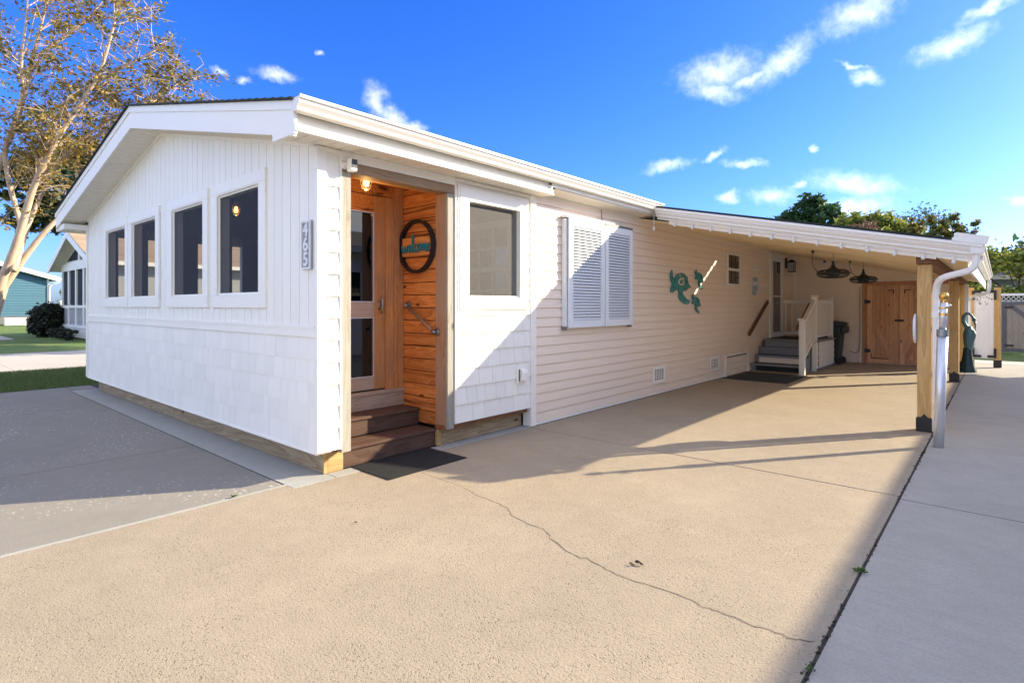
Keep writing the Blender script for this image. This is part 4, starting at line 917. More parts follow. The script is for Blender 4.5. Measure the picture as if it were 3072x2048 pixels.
# front edge
f0, f1 = .34, 4.06
MB().sweep([(-.02, -.215), (.0, -.215), (.0, -.085), (-.02, -.085)], (f0 + .18, CY0, ct(f0 + .18)), (3.66, CY0, ct(3.66)), (0, -1, 0)).build('lower_fascia', 'cream_fascia', K)
MB().prism([(.3, ct(.3) + .005), (3.8, ct(3.8) + .005), (3.8, ct(3.8) + .034), (.3, ct(.3) + .034)], 1, CY0 - .09, CY0 + .25).build('shingle_edge', 'asphalt_shingle', K)
MB().sweep([(-.02, -.195), (.006, -.195), (.006, -.085), (-.02, -.085)], (3.661, CY0, ct(3.661)), (3.98, CY0, ct(3.98)), (0, -1, 0)).build('lower_fascia', 'white_trim', K)
MB().sweep([(-.03, -.16), (.004, -.16), (.004, -.125), (.052, -.122), (.056, -.112), (.056, -.098), (.082, -.065), (.092, -.034), (.106, -.03), (.106, .0), (.095, .004), (-.03, .004)], (f0, CY0 - .008, ct(f0)), (f1, CY0 - .008, ct(f1)), (0, -1, 0)).build('front_gutter', 'gutter_white', K)
for x_ in (.56, 3.62):
    MB().sweep([(.0, -.122), (.033, -.122), (.053, -.097), (.078, -.062), (.088, -.032), (.1005, -.028), (.1005, .004), (.0, .006)], (x_, CY0 - .008, ct(x_)), (x_ + .012, CY0 - .008, ct(x_) - .0026), (0, -1, 0)).build('gutter_joint', 'weathered_metal', K)
MB().prism([(3.80, ct(3.80) + .002), (4.09, ct(4.09) - .002), (4.11, ct(4.09) + .085), (3.84, ct(3.8) + .085)], 1, 5.20, 5.216).build('splash_guard', 'gutter_white', K)
# side gutter and fascia
bx(3.931, 3.955, 5.34, 13.7, 1.80, 2.05).build('side_fascia', 'white_trim', K)
MB().sweep(GUT, (3.9555, 5.225, 1.985), (3.9555, 13.7, 1.985), (1, 0, 0)).build('side_gutter', 'gutter_white', K)
bx(3.955, 4.07, 5.218, 5.2245, 1.98, 2.085).build('gutter_end_cap', 'gutter_white', K)
# beam and posts
bx(3.47, 3.62, 5.42, 13.8, 1.902, 2.005).build('beam', 'beam_end', K, bevel=.006)
for y_ in (5.46, 10.95, 13.68):
    o = bx(3.476, 3.612, y_, y_ + .137, .02, 1.90).build('post', 'pine_post', K, bevel=.008)
    a, b_ = 3.466, 3.622
    bk = MB().prism([(a, .003), (b_, .003), (b_, .155), (b_ - .02, .165), (b_ - .045, .165), ((a + b_) / 2, .205), (a + .045, .165), (a + .02, .165), (a, .155)], 1, y_ - .01, y_ - .0005)
    bk.box(a, a + .009, y_, y_ + .145, .003, .15).box(b_ - .009, b_, y_, y_ + .145, .003, .15); bk.build('post_shoe', 'black_metal', o)
bx(3.60, 3.68, 13.3, 13.4, .003, 1.9).build('white_column', 'white_trim', K, bevel=.01)
# downspouts
ds_ = MB().tube(smooth([(4.0, 5.275, 1.99), (4.0, 5.275, 1.90), (3.985, 5.278, 1.835), (3.93, 5.285, 1.795), (3.80, 5.30, 1.765), (3.71, 5.32, 1.735), (3.668, 5.38, 1.685), (3.654, 5.42, 1.60), (3.65, 5.44, 1.5)], 2) + [(3.65, 5.445, .02)], .036, 8, rot=R(22.5)).build('downspout', 'gutter_white', K, bevel=0)
for zz in (.30, 1.33): MB().box(3.613, 3.692, 5.402, 5.488, zz - .03, zz + .03).build('strap', 'tan_soffit' if zz < 1 else 'gutter_white', ds_)
MB().tube(smooth([(4.02, 13.5, 1.99), (4.02, 13.5, 1.80), (3.98, 13.5, 1.70), (3.86, 13.5, 1.66), (3.72, 13.5, 1.64), (3.68, 13.5, 1.56)], 2) + [(3.68, 13.5, .05)], .036, 8, rot=R(22.5)).build('downspout', 'gutter_white', K)
# thermometer on the first post
th = MB().lathe([(.0, 0), (.165, 0), (.17, .006), (.17, .02), (.155, .026), (.0, .026)], (3.445, 5.53, 1.17), 28, 0); tag(th.build('wall_dial', 'plaque_white'), 'round white dial on the inner face of the front carport post', 'dial')
# string lights
sl_ = thing('string_lights', 'string of clear bulbs along the sloping carport front edge', 'string lights', (2.2, 5.2, 2.2))
cord = []; bx_ = [.62 + i * .266 for i in range(13)]
for i, x_ in enumerate(bx_):
    z_ = ct(x_) - .165
    cord.append((x_, CY0 - .02, z_ + .012))
    if i < 12: cord.append((x_ + .133, CY0 - .022, ct(x_ + .133) - .165 - .012))
    bl = MB().lathe([(.010, .0), (.010, -.026), (.0, -.026)], (x_, CY0 - .026, z_), 8).build('socket', 'gutter_white', sl_)
    MB().lathe([(.008, -.026), (.019, -.042), (.022, -.058), (.014, -.074), (.0, -.078)], (x_, CY0 - .026, z_), 10).build('bulb', 'bulb_clear', sl_, smooth=True)
MB().tube([(.42, CY0 - .02, 2.74), (.5, CY0 - .02, 2.71)] + smooth(cord, 1) + [(3.95, CY0 - .02, ct(3.95) - .16)], .0045, 6).build('cord', 'gutter_white', sl_)
pc = thing('pull_cord', 'white pull cord hanging from the gutter corner by the carport', 'cord', (.33, 5.25, 2.5))
MB().tube([(.33, 5.22, 2.80), (.332, 5.22, 2.70), (.328, 5.22, 2.60)], .004, 6).build('string', 'plaque_white', pc); MB().lathe([(.012, 0), (.017, -.05), (.0, -.05)], (.328, 5.22, 2.60), 10).build('knob', 'plaque_white', pc)
# fans
def fan(label, c, cord_pts):
    t = thing('hanging_fan', label, 'fan', c, 0, 'dark caged fans under the carport roof')
    MB().lathe([(.0, .215), (.022, .21), (.022, .145), (.036, .14), (.034, .115), (.085, .075), (.118, .035), (.125, .0), (.095, -.035), (.07, -.075), (.0, -.08)], (0, 0, 0), 20).build('motor_housing', 'fan_metal', t, world=False, smooth=False)
    n = 40; ring = lambda r_, z_: [(r_ * math.cos(2*math.pi*i/n), r_ * math.sin(2*math.pi*i/n), z_) for i in range(n + 1)]
    q = MB().tube(ring(.255, -.0), .010, 6)
    for r_, z_ in ((.245, .035), (.245, -.04), (.20, .055), (.20, -.062), (.155, .062), (.155, -.072), (.11, .062), (.11, -.078)): q.tube(ring(r_, z_), .004, 4)
    for k in range(40):
        a_ = 2 * math.pi * k / 40; d_ = Vector((math.cos(a_), math.sin(a_), 0))
        q.tube([d_ * .08 + Vector((0, 0, .06)), d_ * .2 + Vector((0, 0, .055)), d_ * .255, d_ * .2 + Vector((0, 0, -.062)), d_ * .06 + Vector((0, 0, -.08))], .0034, 4, cap=False)
    q.build('cage', 'fan_metal', t, world=False)
    for k in range(4):
        a_ = math.pi / 2 * k + .3; m_ = Matrix.Rotation(a_, 3, 'Z')
        pts = [m_ @ Vector(p) for p in [(.05, -.035, .014), (.22, -.07, .02), (.225, .06, -.02), (.05, .035, -.014)]]
        pts2 = [p + Vector((0, 0, .004)) for p in pts]
        MB().add(pts + pts2, [(0,3,2,1),(4,5,6,7),(0,1,5,4),(1,2,6,5),(2,3,7,6),(3,0,4,7)]).build('blade', 'fan_metal', t, world=False)
    q = MB().tube([(0, 0, .20), (0, 0, .225)], .008, 6).tube([(0, .018 * math.cos(a_), .243 + .018 * math.sin(a_)) for a_ in [i * math.pi / 6 - 1.57 for i in range(13)]], .004, 5).tube([(0, 0, .26), (.012, 0, .275), (.0, 0, .292), (0, 0, .36)], .005, 6)
    q.build('hook', 'weathered_metal', t, world=False)
    MB().tube(smooth(cord_pts, 2), .006, 6).build('cord', 'fan_cord', t, world=False)
    p0 = cord_pts[0]; MB().box(p0[0] - .02, p0[0] + .02, p0[1] - .02, p0[1] + .02, p0[2], p0[2] + .05).build('plug', 'fan_metal', t, world=False)
    return t
fan('dark caged hanging fan under the carport, the nearer of two', (2.035, 8.45, 1.985), [(-.31, -.02, .365), (-.33, 0, .25), (-.31, .02, .12), (-.24, .02, .03), (-.12, .0, .05)])
fan('dark caged hanging fan under the carport, the farther of two', (2.025, 11.32, 1.985), [(-.24, -.02, .36), (-.25, 0, .25), (-.2, .02, .12), (-.1, .02, .06), (-.05, 0, .06)])
# flagpole / stand pipe
fp = thing('pole_stand', 'silver metal pole with a gold ball finial before the carport post', 'pole', (3.72, 4.72, 0))
ln = lambda z_: (3.72 + .028 * z_, 4.72 + .02 * z_, z_)
MB().tube([ln(.0), ln(1.12)], .046, 20).build('lower_tube', 'silver_pole', fp, smooth=True)
MB().tube([ln(1.12), ln(1.19)], .050, 20).build('clamp', 'galvanised', fp); MB().tube([ln(1.19), ln(1.46)], .032, 16).build('upper_tube', 'silver_pole', fp, smooth=True)
MB().tube([ln(1.33), ln(1.355)], .036, 16).tube([ln(1.40), ln(1.415)], .038, 16).build('collar', 'gold', fp)
MB().tube([(3.79, 4.74, 1.42), (3.82, 4.74, 1.44)], .012, 8).build('knob', 'silver_pole', fp)
MB().tube([ln(1.46), ln(1.49)], .014, 10).build('stem', 'gold', fp)
MB().lathe([(max(.0005, .042 * math.sin(math.pi * i / 12)), -.042 * math.cos(math.pi * i / 12)) for i in range(13)], ln(1.525), 18).build('finial', 'gold', fp, smooth=True)

# ------------------------------------------------------------------ back yard: statue, gate, fence, shed
hs_ = thing('bird_statue', 'dark green bronze wading bird statue by the white gate', 'statue', (3.66, 13.2, 0))
MB().lathe([(.0, 0), (.165, .003), (.15, .06), (.12, .16), (.10, .28), (.085, .40), (.075, .52), (.0, .53)], (3.66, 13.2, 0), 11).build('reed_base', 'bronze_statue', hs_)
MB().lathe([(.0, .44), (.06, .46), (.085, .56), (.10, .70), (.105, .80), (.085, .90), (.05, .98), (.0, 1.0)], (3.685, 13.2, 0), 14).build('body', 'patina_bronze', hs_, smooth=True)
MB().prism([(3.69, .60), (3.79, .70), (3.81, .82), (3.77, .92), (3.72, .90)], 1, 13.12, 13.28).build('wing', 'patina_bronze', hs_, bevel=.02)
pts = smooth([(3.67, 13.2, .93), (3.62, 13.2, 1.02), (3.585, 13.2, 1.12), (3.60, 13.2, 1.22), (3.66, 13.2, 1.27), (3.72, 13.2, 1.24), (3.765, 13.2, 1.15), (3.78, 13.2, 1.10)], 2)
n = len(pts); MB().tube(pts, [.045 - .018 * min(1, i / (n * .6)) + (.012 if i > n * .8 else 0) for i in range(n)], 10).build('neck', 'patina_bronze', hs_, smooth=True)
MB().tube([(3.78, 13.2, 1.11), (3.79, 13.2, 1.0), (3.795, 13.2, .90)], [.026, .016, .005], 8).build('beak', 'patina_bronze', hs_, smooth=True)
GY = 14.70
for i, x0 in enumerate((3.60, 4.085)):
    p = thing('gate_post', ('wooden gate post behind the bird statue', 'wooden gate post right of the white gate')[i], 'post', (x0 + .06, GY, 0), group='gate posts')
    bx(x0, x0 + .125, GY, GY + .125, .003, 1.86).build('post', 'pine_post', p, bevel=.006)
    MB().box(x0 - .01, x0 + .135, GY - .01, GY + .135, 1.861, 1.885).build('cap', 'black_metal', p)
    bx(x0 - .012, x0 + .137, GY - .012, GY - .001, .003, .17).build('shoe', 'black_metal', p)
gt_ = thing('vinyl_gate', 'white vinyl gate with pierced floral top panel', 'gate', (3.9, GY + .05, .2))
bx(3.728, 4.08, GY + .03, GY + .06, .20, 1.36).build('panel', 'shutter_white', gt_)
for k in range(4): bx(3.734 + k * .087, 3.734 + k * .087 + .082, GY + .022, GY + .0295, .24, 1.34).build('board', 'shutter_white', gt_)
bx(3.728, 4.08, GY + .018, GY + .06, 1.361, 1.40).build('mid_rail', 'shutter_white', gt_); bx(3.728, 4.08, GY + .03, GY + .05, 1.401, 1.72).build('pierced_panel', 'shutter_white', gt_); bx(3.728, 4.08, GY + .018, GY + .06, 1.721, 1.76).build('top_rail', 'shutter_white', gt_)
q = MB()
for k in range(22):
    x_, z_ = random.uniform(3.76, 4.05), random.uniform(1.43, 1.70); q.lathe([(.0, -.003), (random.uniform(.008, .02), -.003), (.006, .002)], (x_, GY + .028, z_), 7, 1)
q.build('floral_relief', 'grey_shake', gt_)
for (x0, s) in ((3.60, 1), (4.21, -1)):
    for (zz, up) in ((1.76, -1), (.25, 1)):
        if s == 1: mb = MB().box(3.69, 3.86, GY - .02, GY - .012, zz - .03, zz + .03).box(3.69, 3.74, GY - .02, GY - .012, zz + .03 * up, zz + up * .19)
        else: mb = MB().box(3.97, 4.13, GY - .02, GY - .012, zz - .03, zz + .03).box(4.08, 4.13, GY - .02, GY - .012, zz + .03 * up, zz + up * .19)
        mb.build('hinge', 'black_metal', gt_)
FY = 20.4
wg = thing('wooden_gate', 'weathered grey plank gate with diagonal brace beyond the grass', 'gate', (4.9, FY, 0))
for k in range(9): bx(4.34 + k * .14, 4.475 + k * .14, FY, FY + .02, .13, 1.47).build('plank', 'grey_gate_wood', wg, bevel=.003)
bx(4.22, 4.34, FY - .03, FY + .03, .02, 1.56).build('frame_stile', 'grey_frame_wood', wg); bx(5.6, 5.72, FY - .03, FY + .03, .02, 1.56).build('frame_stile', 'grey_frame_wood', wg); bx(4.34, 5.6, FY - .03, FY + .03, 1.47, 1.56).build('frame_rail', 'grey_frame_wood', wg); bx(4.34, 5.6, FY - .03, FY + .03, .03, .13).build('frame_rail', 'grey_frame_wood', wg)
MB().prism([(4.36, 1.46), (4.5, 1.46), (5.59, .35), (5.59, .16)], 1, FY - .025, FY - .001).build('brace', 'grey_frame_wood', wg)
for zz in (1.36, .2): MB().box(4.3, 4.5, FY - .04, FY - .031, zz, zz + .05).build('hinge', 'black_metal', wg)
lf = thing('lattice_fence', 'white vinyl fence with lattice top behind the wooden gate', 'fence', (8, FY + .3, 0))
q = MB()
for k in range(90):
    x_ = 3.0 + k * .115
    for s in (1, -1): q.add([(x_, FY+.3, 1.58), (x_+.022, FY+.3, 1.58), (x_+.022+s*.15, FY+.3, 1.74), (x_+s*.15, FY+.3, 1.74), (x_, FY+.312, 1.58), (x_+.022, FY+.312, 1.58), (x_+.022+s*.15, FY+.312, 1.74), (x_+s*.15, FY+.312, 1.74)], [(0,1,2,3),(7,6,5,4),(0,3,7,4),(1,5,6,2)])
q.build('lattice', 'white_trim', lf)
bx(2.9, 13.5, FY + .285, FY + .33, 1.741, 1.81).build('top_rail', 'white_trim', lf); bx(2.9, 13.5, FY + .285, FY + .33, 1.50, 1.579).build('mid_rail', 'white_trim', lf)
for k in range(28): bx(2.9 + k * .38, 3.275 + k * .38, FY + .295, FY + .32, .06, 1.499).build('board', 'white_trim', lf)
def simple_house(name, label, x0, x1, y0, y1, h, slope, wall, roofm, along='y', lift=.0, ov=.4, wins=()):
    t = thing(name, label, 'house', ((x0 + x1) / 2, (y0 + y1) / 2, 0))
    if along == 'y':
        xm = (x0 + x1) / 2; rz = h + slope * (x1 - x0) / 2
        MB().prism([(x0, lift), (x1, lift), (x1, h), (xm, rz), (x0, h)], 1, y0, y1).build('walls', wall, t)
        f = lambda q_: rz - slope * abs(q_ - xm)
        for (a_, b2) in ((x0 - ov, xm), (x1 + ov, xm)):
            MB().prism([(a_, f(a_) + .01), (b2, rz + .01), (b2, rz + .16), (a_, f(a_) + .14)], 1, y0 - ov, y1 + ov).build('roof', roofm, t)
            MB().prism([(a_, f(a_) - .13), (b2, rz - .13), (b2, rz + .149), (a_, f(a_) + .13)], 1, y0 - ov - .03, y0 - ov - .002).build('rake_board', 'white_trim', t)
        for a_, s in ((x0 - ov, -1), (x1 + ov, 1)): bx(a_, a_ + s * .1, y0 - ov, y1 + ov, f(a_) - .04, f(a_) + .12).build('gutter', 'gutter_white', t)
    else:
        ym = (y0 + y1) / 2; rz = h + slope * (y1 - y0) / 2
        MB().prism([(y0, lift), (y1, lift), (y1, h), (ym, rz), (y0, h)], 0, x0, x1).build('walls', wall, t)
        f = lambda q_: rz - slope * abs(q_ - ym)
        for (a_, b2) in ((y0 - ov, ym), (y1 + ov, ym)):
            MB().prism([(a_, f(a_) + .01), (b2, rz + .01), (b2, rz + .16), (a_, f(a_) + .14)], 0, x0 - ov, x1 + ov).build('roof', roofm, t)
            MB().prism([(a_, f(a_) - .13), (b2, rz - .13), (b2, rz + .149), (a_, f(a_) + .13)], 0, x1 + ov + .002, x1 + ov + .03).build('rake_board', 'white_trim', t)
        for a_, s in ((y0 - ov, -1), (y1 + ov, 1)): bx(x0 - ov, x1 + ov, a_, a_ + s * .1, f(a_) - .04, f(a_) + .12).build('gutter', 'gutter_white', t)
    return t
simple_house('shed', 'pale blue shed behind the lattice fence', 2.9, 7.4, 26, 31, 2.55, .22, 'pale_blue', 'grey_shingle', 'x')['category'] = 'shed'
# neighbour on the right (casts the shade over the side drive)
nb = simple_house('neighbour_house', 'pale neighbouring house along the side drive to the right, out of frame', 8.45, 15.5, -7, 18.4, 3.09, .25, 'white_vinyl', 'grey_shingle', 'y', ov=.42)
for y_ in (-2, 2, 6.5, 10, 14):
    wn = bx(8.40, 8.448, y_ - .55, y_ + .55, 1.2, 2.5).build('window', 'white_trim', nb)
    bx(8.392, 8.3995, y_ - .45, y_ + .45, 1.3, 2.4).build('pane', 'dark_glass', wn)

# houses across the street, behind the photographer
for i, (x0, lab) in enumerate([(-17, 'pale house across the street, opposite the sunroom'), (-3, 'pale house across the street, behind the driveway'), (11, 'pale house across the street, opposite the side drive')]):
    h_ = simple_house('street_house', lab, x0, x0 + 9, -31, -22, 3.0, .3, 'white_vinyl', 'grey_shingle', 'y', ov=.4); h_['group'] = 'houses across the street'
    for k in range(3):
        wn = bx(x0 + 1 + k * 2.7, x0 + 2.4 + k * 2.7, -21.998, -21.95, 1.2, 2.5).build('window', 'white_trim', h_); bx(x0 + 1.1 + k * 2.7, x0 + 2.3 + k * 2.7, -21.9495, -21.94, 1.3, 2.4).build('pane', 'dark_glass', wn)

# ------------------------------------------------------------------ left background
# screened-porch neighbour
PH = thing('porch_house', 'white house with dark screened gable porch and tan shingle roof', 'house', (-26.5, 9, 0))
px0, px1, py = -30.0, -23.0, 3.56; pm = (px0 + px1) / 2; ph = 3.30; ps = .36
MB().prism([(px0, .5), (px1, .5), (px1, ph), (pm, ph + ps * 3.5), (px0, ph)], 1, py + .25, 16).build('walls', 'grey_shake', PH)
bx(px0, px1, py + .02, 16, .0, .5).build('skirting', 'white_trim', PH)
f = lambda q_: ph + ps * 3.5 - ps * abs(q_ - pm)
for a_ in (px0 - .5, px1 + .5):
    rfp = MB().prism([(a_, f(a_) + .02), (pm, f(pm) + .02), (pm, f(pm) + .15), (a_, f(a_) + .13)], 1, py - .45, 16.4).build('roof', 'tan_shingle', PH)
    s = 1 if a_ > pm else -1
    for k in range(14):
        q0, q1 = a_ + (pm - a_) * k / 14, a_ + (pm - a_) * (k + 1) / 14
        MB().prism([(q0, f(q0) + .135), (q1, f(q1) + .152), (q1, f(q1) + .156), (q0, f(q0) + .165)], 1, py - .46, 16.41).build('shingle_course', 'tan_shingle', rfp)
    MB().prism([(a_, f(a_) - .16), (pm, f(pm) - .16), (pm, f(pm) + .14), (a_, f(a_) + .12)], 1, py - .48, py - .452).build('rake_board', 'white_trim', PH)
    MB().prism([(a_, f(a_) - .02), (pm, f(pm) - .02), (pm, f(pm) + .0), (a_, f(a_) + .0)], 1, py - .45, py + .2).build('rake_soffit', 'soffit', PH)
    bx(a_, a_ + s * .1, py - .4, 16.3, f(a_) - .05, f(a_) + .11).build('gutter', 'gutter_white', PH)
posts = [-30.0, -28.65, -27.2, -25.8, -24.4, -23.1]
for x_ in posts: bx(x_, x_ + .22, py - .03, py + .1, .5, 3.05).build('porch_post', 'white_trim', PH)
bx(px0, px1, py - .04, py + .1, 3.05, 3.42).build('porch_beam', 'white_trim', PH); bx(px0, px1, py - .045, py + .1, 1.33, 1.45).build('porch_rail', 'white_trim', PH); bx(px0, px1, py - .045, py + .1, .44, .56).build('porch_rail', 'white_trim', PH)
for a_, b2 in zip(posts, posts[1:]):
    bx(a_ + .22, b2, py + .03, py + .05, 1.45, 3.05).build('screen', 'screen_dark', PH)
    for k in range(5):
        for j in range(5):
            w_ = (b2 - a_ - .22) / 5; bx(a_ + .22 + j * w_ + .004, a_ + .22 + (j + 1) * w_ - .004, py + .0 + .003 * ((j + k) % 2), py + .04, .562 + k * .153, .562 + (k + 1) * .153 - .006).build('shingle', 'grey_shake', PH)
MB().prism([(px0 + .9, 3.5), (pm - .15, 3.5), (pm - .15, f(pm) - .35)], 1, py + .02, py + .04).build('gable_screen', 'screen_dark', PH); MB().prism([(pm + .1, 3.5), (px1 - .9, 3.5), (pm + .1, f(pm) - .35)], 1, py + .02, py + .04).build('gable_screen', 'screen_dark', PH)
MB().prism([(px0, 3.42), (px1, 3.42), (pm, f(pm) - .02)], 1, py + .045, py + .1).build('gable_infill', 'white_trim', PH); bx(pm - .14, pm + .1, py - .03, py + .04, 3.42, f(pm) - .16).build('king_post', 'white_trim', PH)
# bicycle-like garden ornament omitted shapes: low planting at the porch foot
# blue house
BH = thing('blue_house', 'blue clapboard house at the far left with white gutter', 'house', (-58, 3, 0))
bxx = -54.0
MB().prism([(-1.2, .6), (6.85, .6), (6.85, 3.75), (2.8, 5.0), (-1.2, 3.75)], 0, -66, bxx - .03).build('walls', 'blue_siding', BH)
bx(-66, bxx, -1.2, 6.85, 0, .6).build('foundation', 'grey_block', BH)
for k in range(22):
    z0 = .62 + k * .2; ya, yb = -1.2, 6.85
    if z0 > 3.7: dd = (z0 - 3.6) / .31; ya, yb = -1.2 + dd, 6.85 - dd
    if yb - ya > .3: MB().prism([(bxx - .03, z0), (bxx + .02, z0 + .002), (bxx - .022, z0 + .2), (bxx - .03, z0 + .2)], 1, ya, yb).build('siding_plank', 'blue_siding', BH)
f = lambda q_: 5.05 - .31 * abs(q_ - 2.8)
for a_ in (-1.9, 7.5):
    MB().prism([(a_, f(a_)), (2.8, f(2.8)), (2.8, f(2.8) + .14), (a_, f(a_) + .14)], 0, -66.4, bxx + .5).build('roof', 'grey_shingle', BH)
    MB().prism([(a_, f(a_) - .2), (2.8, f(2.8) - .2), (2.8, f(2.8) + .15), (a_, f(a_) + .15)], 0, bxx + .5, bxx + .54).build('rake_board', 'white_trim', BH)
bx(-66.4, bxx + .5, 7.5, 7.63, f(7.5) - .08, f(7.5) + .1).build('gutter', 'gutter_white', BH)
MB().tube(smooth([(bxx + .3, 7.55, 3.5), (bxx + .3, 7.4, 3.3), (bxx + .15, 7.0, 3.15), (bxx + .1, 6.9, 2.9)], 2) + [(bxx + .1, 6.9, .1)], .06, 6).build('downspout', 'gutter_white', BH)
bx(bxx - .02, bxx + .05, 6.76, 6.9, .6, 3.8).build('corner_trim', 'white_trim', BH)
ub = thing('utility_box', 'low white louvred utility box before the blue house', 'utility box', (-50, 4.3, 0))
bx(-50.6, -50, 3.75, 4.95, 0, .55).build('cabinet', 'white_trim', ub)
for k in range(4): bx(-50.0, -49.97, 3.8, 4.9, .06 + k * .12, .15 + k * .12).build('louvre', 'white_trim', ub)
vf = thing('vinyl_fence', 'low white fence between the blue house and the porch house', 'fence', (-50, 9, 0))
for k in range(8): bx(-50.05, -50, 6.95 + k * .8, 7.7 + k * .8, .05, 1.7).build('panel', 'white_trim', vf)
bx(-50.08, -49.97, 6.9, 13.4, 1.7, 1.85).build('top_rail', 'white_trim', vf)

# ------------------------------------------------------------------ vegetation
def leaf_mesh(name, P, size, mat, aspect=1.7, updown=.5, jit=.35):
    n = len(P); P = np.asarray(P, float)
    d = rng.normal(size=(n, 3)); d[:, 2] *= updown; d /= np.linalg.norm(d, axis=1)[:, None] + 1e-9
    u = np.cross(d, rng.normal(size=(n, 3))); u /= np.linalg.norm(u, axis=1)[:, None] + 1e-9
    s = size * (1 + jit * rng.normal(size=n)).clip(.4, 1.8)
    a = d * (s * aspect)[:, None] * .5; b = u * s[:, None] * .5
    fold = np.cross(d, u) * (s * .18)[:, None]
    V = np.stack([P - a, P + b + fold - a * .1, P + a, P - b + fold - a * .1], 1).reshape(-1, 3)
    F = np.arange(4 * n).reshape(n, 4)
    me = bpy.data.meshes.new(name); me.vertices.add(4 * n); me.vertices.foreach_set('co', V.ravel())
    me.loops.add(4 * n); me.loops.foreach_set('vertex_index', F.ravel().astype(np.int32)); me.polygons.add(n)
    me.polygons.foreach_set('loop_start', np.arange(0, 4 * n, 4, dtype=np.int32)); me.polygons.foreach_set('loop_total', np.full(n, 4, np.int32))
    me.materials.append(MATS[mat]); me.update(calc_edges=True); return me
def blob_tree(name, label, base, blobs, trunk_r, n, size, leaf, bark='bark_dark', clump=.28, group=None, cat='tree', shell=.55):
    """blobs: (dx,dy,z, rx,ry,rz); leaf clumps sit mostly near each blob's skin"""
    t = thing(name, label, cat, base, 0, group); B = Vector(base)
    vol = np.array([b_[3] * b_[4] * b_[5] for b_ in blobs]) ** .67; vol = vol / vol.sum()
    q = MB(); zt = max(b_[2] for b_ in blobs)
    top = B + Vector((0, 0, zt * .8)); q.tube([B, B + Vector((.05, .03, zt * .3)), B + Vector((-.03, .05, zt * .55)), top], [trunk_r, trunk_r * .8, trunk_r * .55, trunk_r * .2], 8)
    P = []
    for b_, w_ in zip(blobs, vol):
        c_ = B + Vector(b_[:3]); st_ = B + Vector((0, 0, zt * random.uniform(.25, .5)))
        q.tube([st_, (st_ + c_) / 2 + Vector((0, 0, .1 * zt * random.random())), c_], [trunk_r * .45, trunk_r * .28, trunk_r * .08], 6)
        nc = max(3, int(n * w_ / 40))
        for _ in range(nc):
            d = rng.normal(size=3); d /= np.linalg.norm(d)
            if d[2] < -.4 and cat == 'tree': d[2] *= -.5
            r_ = shell + (1 - shell) * rng.random() ** .6
            cc_ = np.array(c_) + d * np.array(b_[3:6]) * r_ * rng.uniform(.8, 1.12)
            if rng.random() < .35: q.tube([c_, (Vector(cc_) + c_) / 2 + Vector((0, 0, .05)), Vector(cc_)], [trunk_r * .07, trunk_r * .05, trunk_r * .02], 4, cap=False)
            P.append(cc_ + rng.normal(size=(40, 3)) * clump * np.array([1, 1, .75]))
    q.build('trunk', bark, t, smooth=True)
    link('crown', leaf_mesh('crown', np.concatenate(P), size, leaf), t).matrix_parent_inverse = t.matrix_basis.inverted()
    return t
# crape myrtle at the left edge: stems given in metres on the plane facing the photograph's left edge
fwv = Vector((-math.sin(R(41.22)), math.cos(R(41.22)), 0)); rtv = Vector((math.cos(R(41.22)), math.sin(R(41.22)), 0))
def at(px, py, dep): return Vector(CAM) + fwv * dep + rtv * (dep * (px - 1536) / 1671) + Vector((0, 0, dep * (917 - py) / 1671))
STEMS = [([(-70,1145),(0,850),(40,760),(65,680),(85,610),(100,560),(140,480),(180,400),(230,330),(300,220),(330,120),(350,40)], 10.6, -.6, .085),
 ([(-60,1142),(5,870),(40,820),(90,750),(130,700),(175,655),(210,620),(270,550),(340,470),(400,400)], 10.5, .9, .075),
 ([(40,812),(58,760),(75,700),(100,640),(125,580),(170,500),(240,420),(330,360),(430,300),(520,262)], 10.5, 1.2, .055),
 ([(65,680),(40,600),(20,520),(12,440),(40,370),(70,290),(62,180),(80,60),(85,-60)], 10.6, -1.0, .05),
 ([(-90,900),(-40,640),(0,480),(45,390),(72,300),(92,180),(130,60),(150,-60)], 10.9, -.9, .055),
 ([(55,385),(150,335),(250,312),(370,272),(470,240),(560,225)], 10.7, .7, .03),
 ([(80,625),(120,500),(150,390),(200,300),(290,250),(390,190),(470,150)], 10.6, .3, .045),
 ([(-40,640),(-90,500),(-120,330),(-130,150),(-120,-50)], 10.9, .5, .05),
 ([(92,180),(180,120),(260,60),(330,-20)], 10.6, .4, .03), ([(240,420),(320,400),(420,385),(500,330)], 11.3, .5, .025), ([(0,480),(-60,400),(-110,280)], 10.8, 0, .03), ([(100,560),(190,470),(300,400),(400,340),(470,300)], 10.8, .5, .03)]
cm_ = thing('crape_myrtle', 'crape myrtle tree with smooth peach bark and thin golden leaves at left', 'tree', tuple(at(-65, 1143, 10.55)))
q = MB(); LP = []
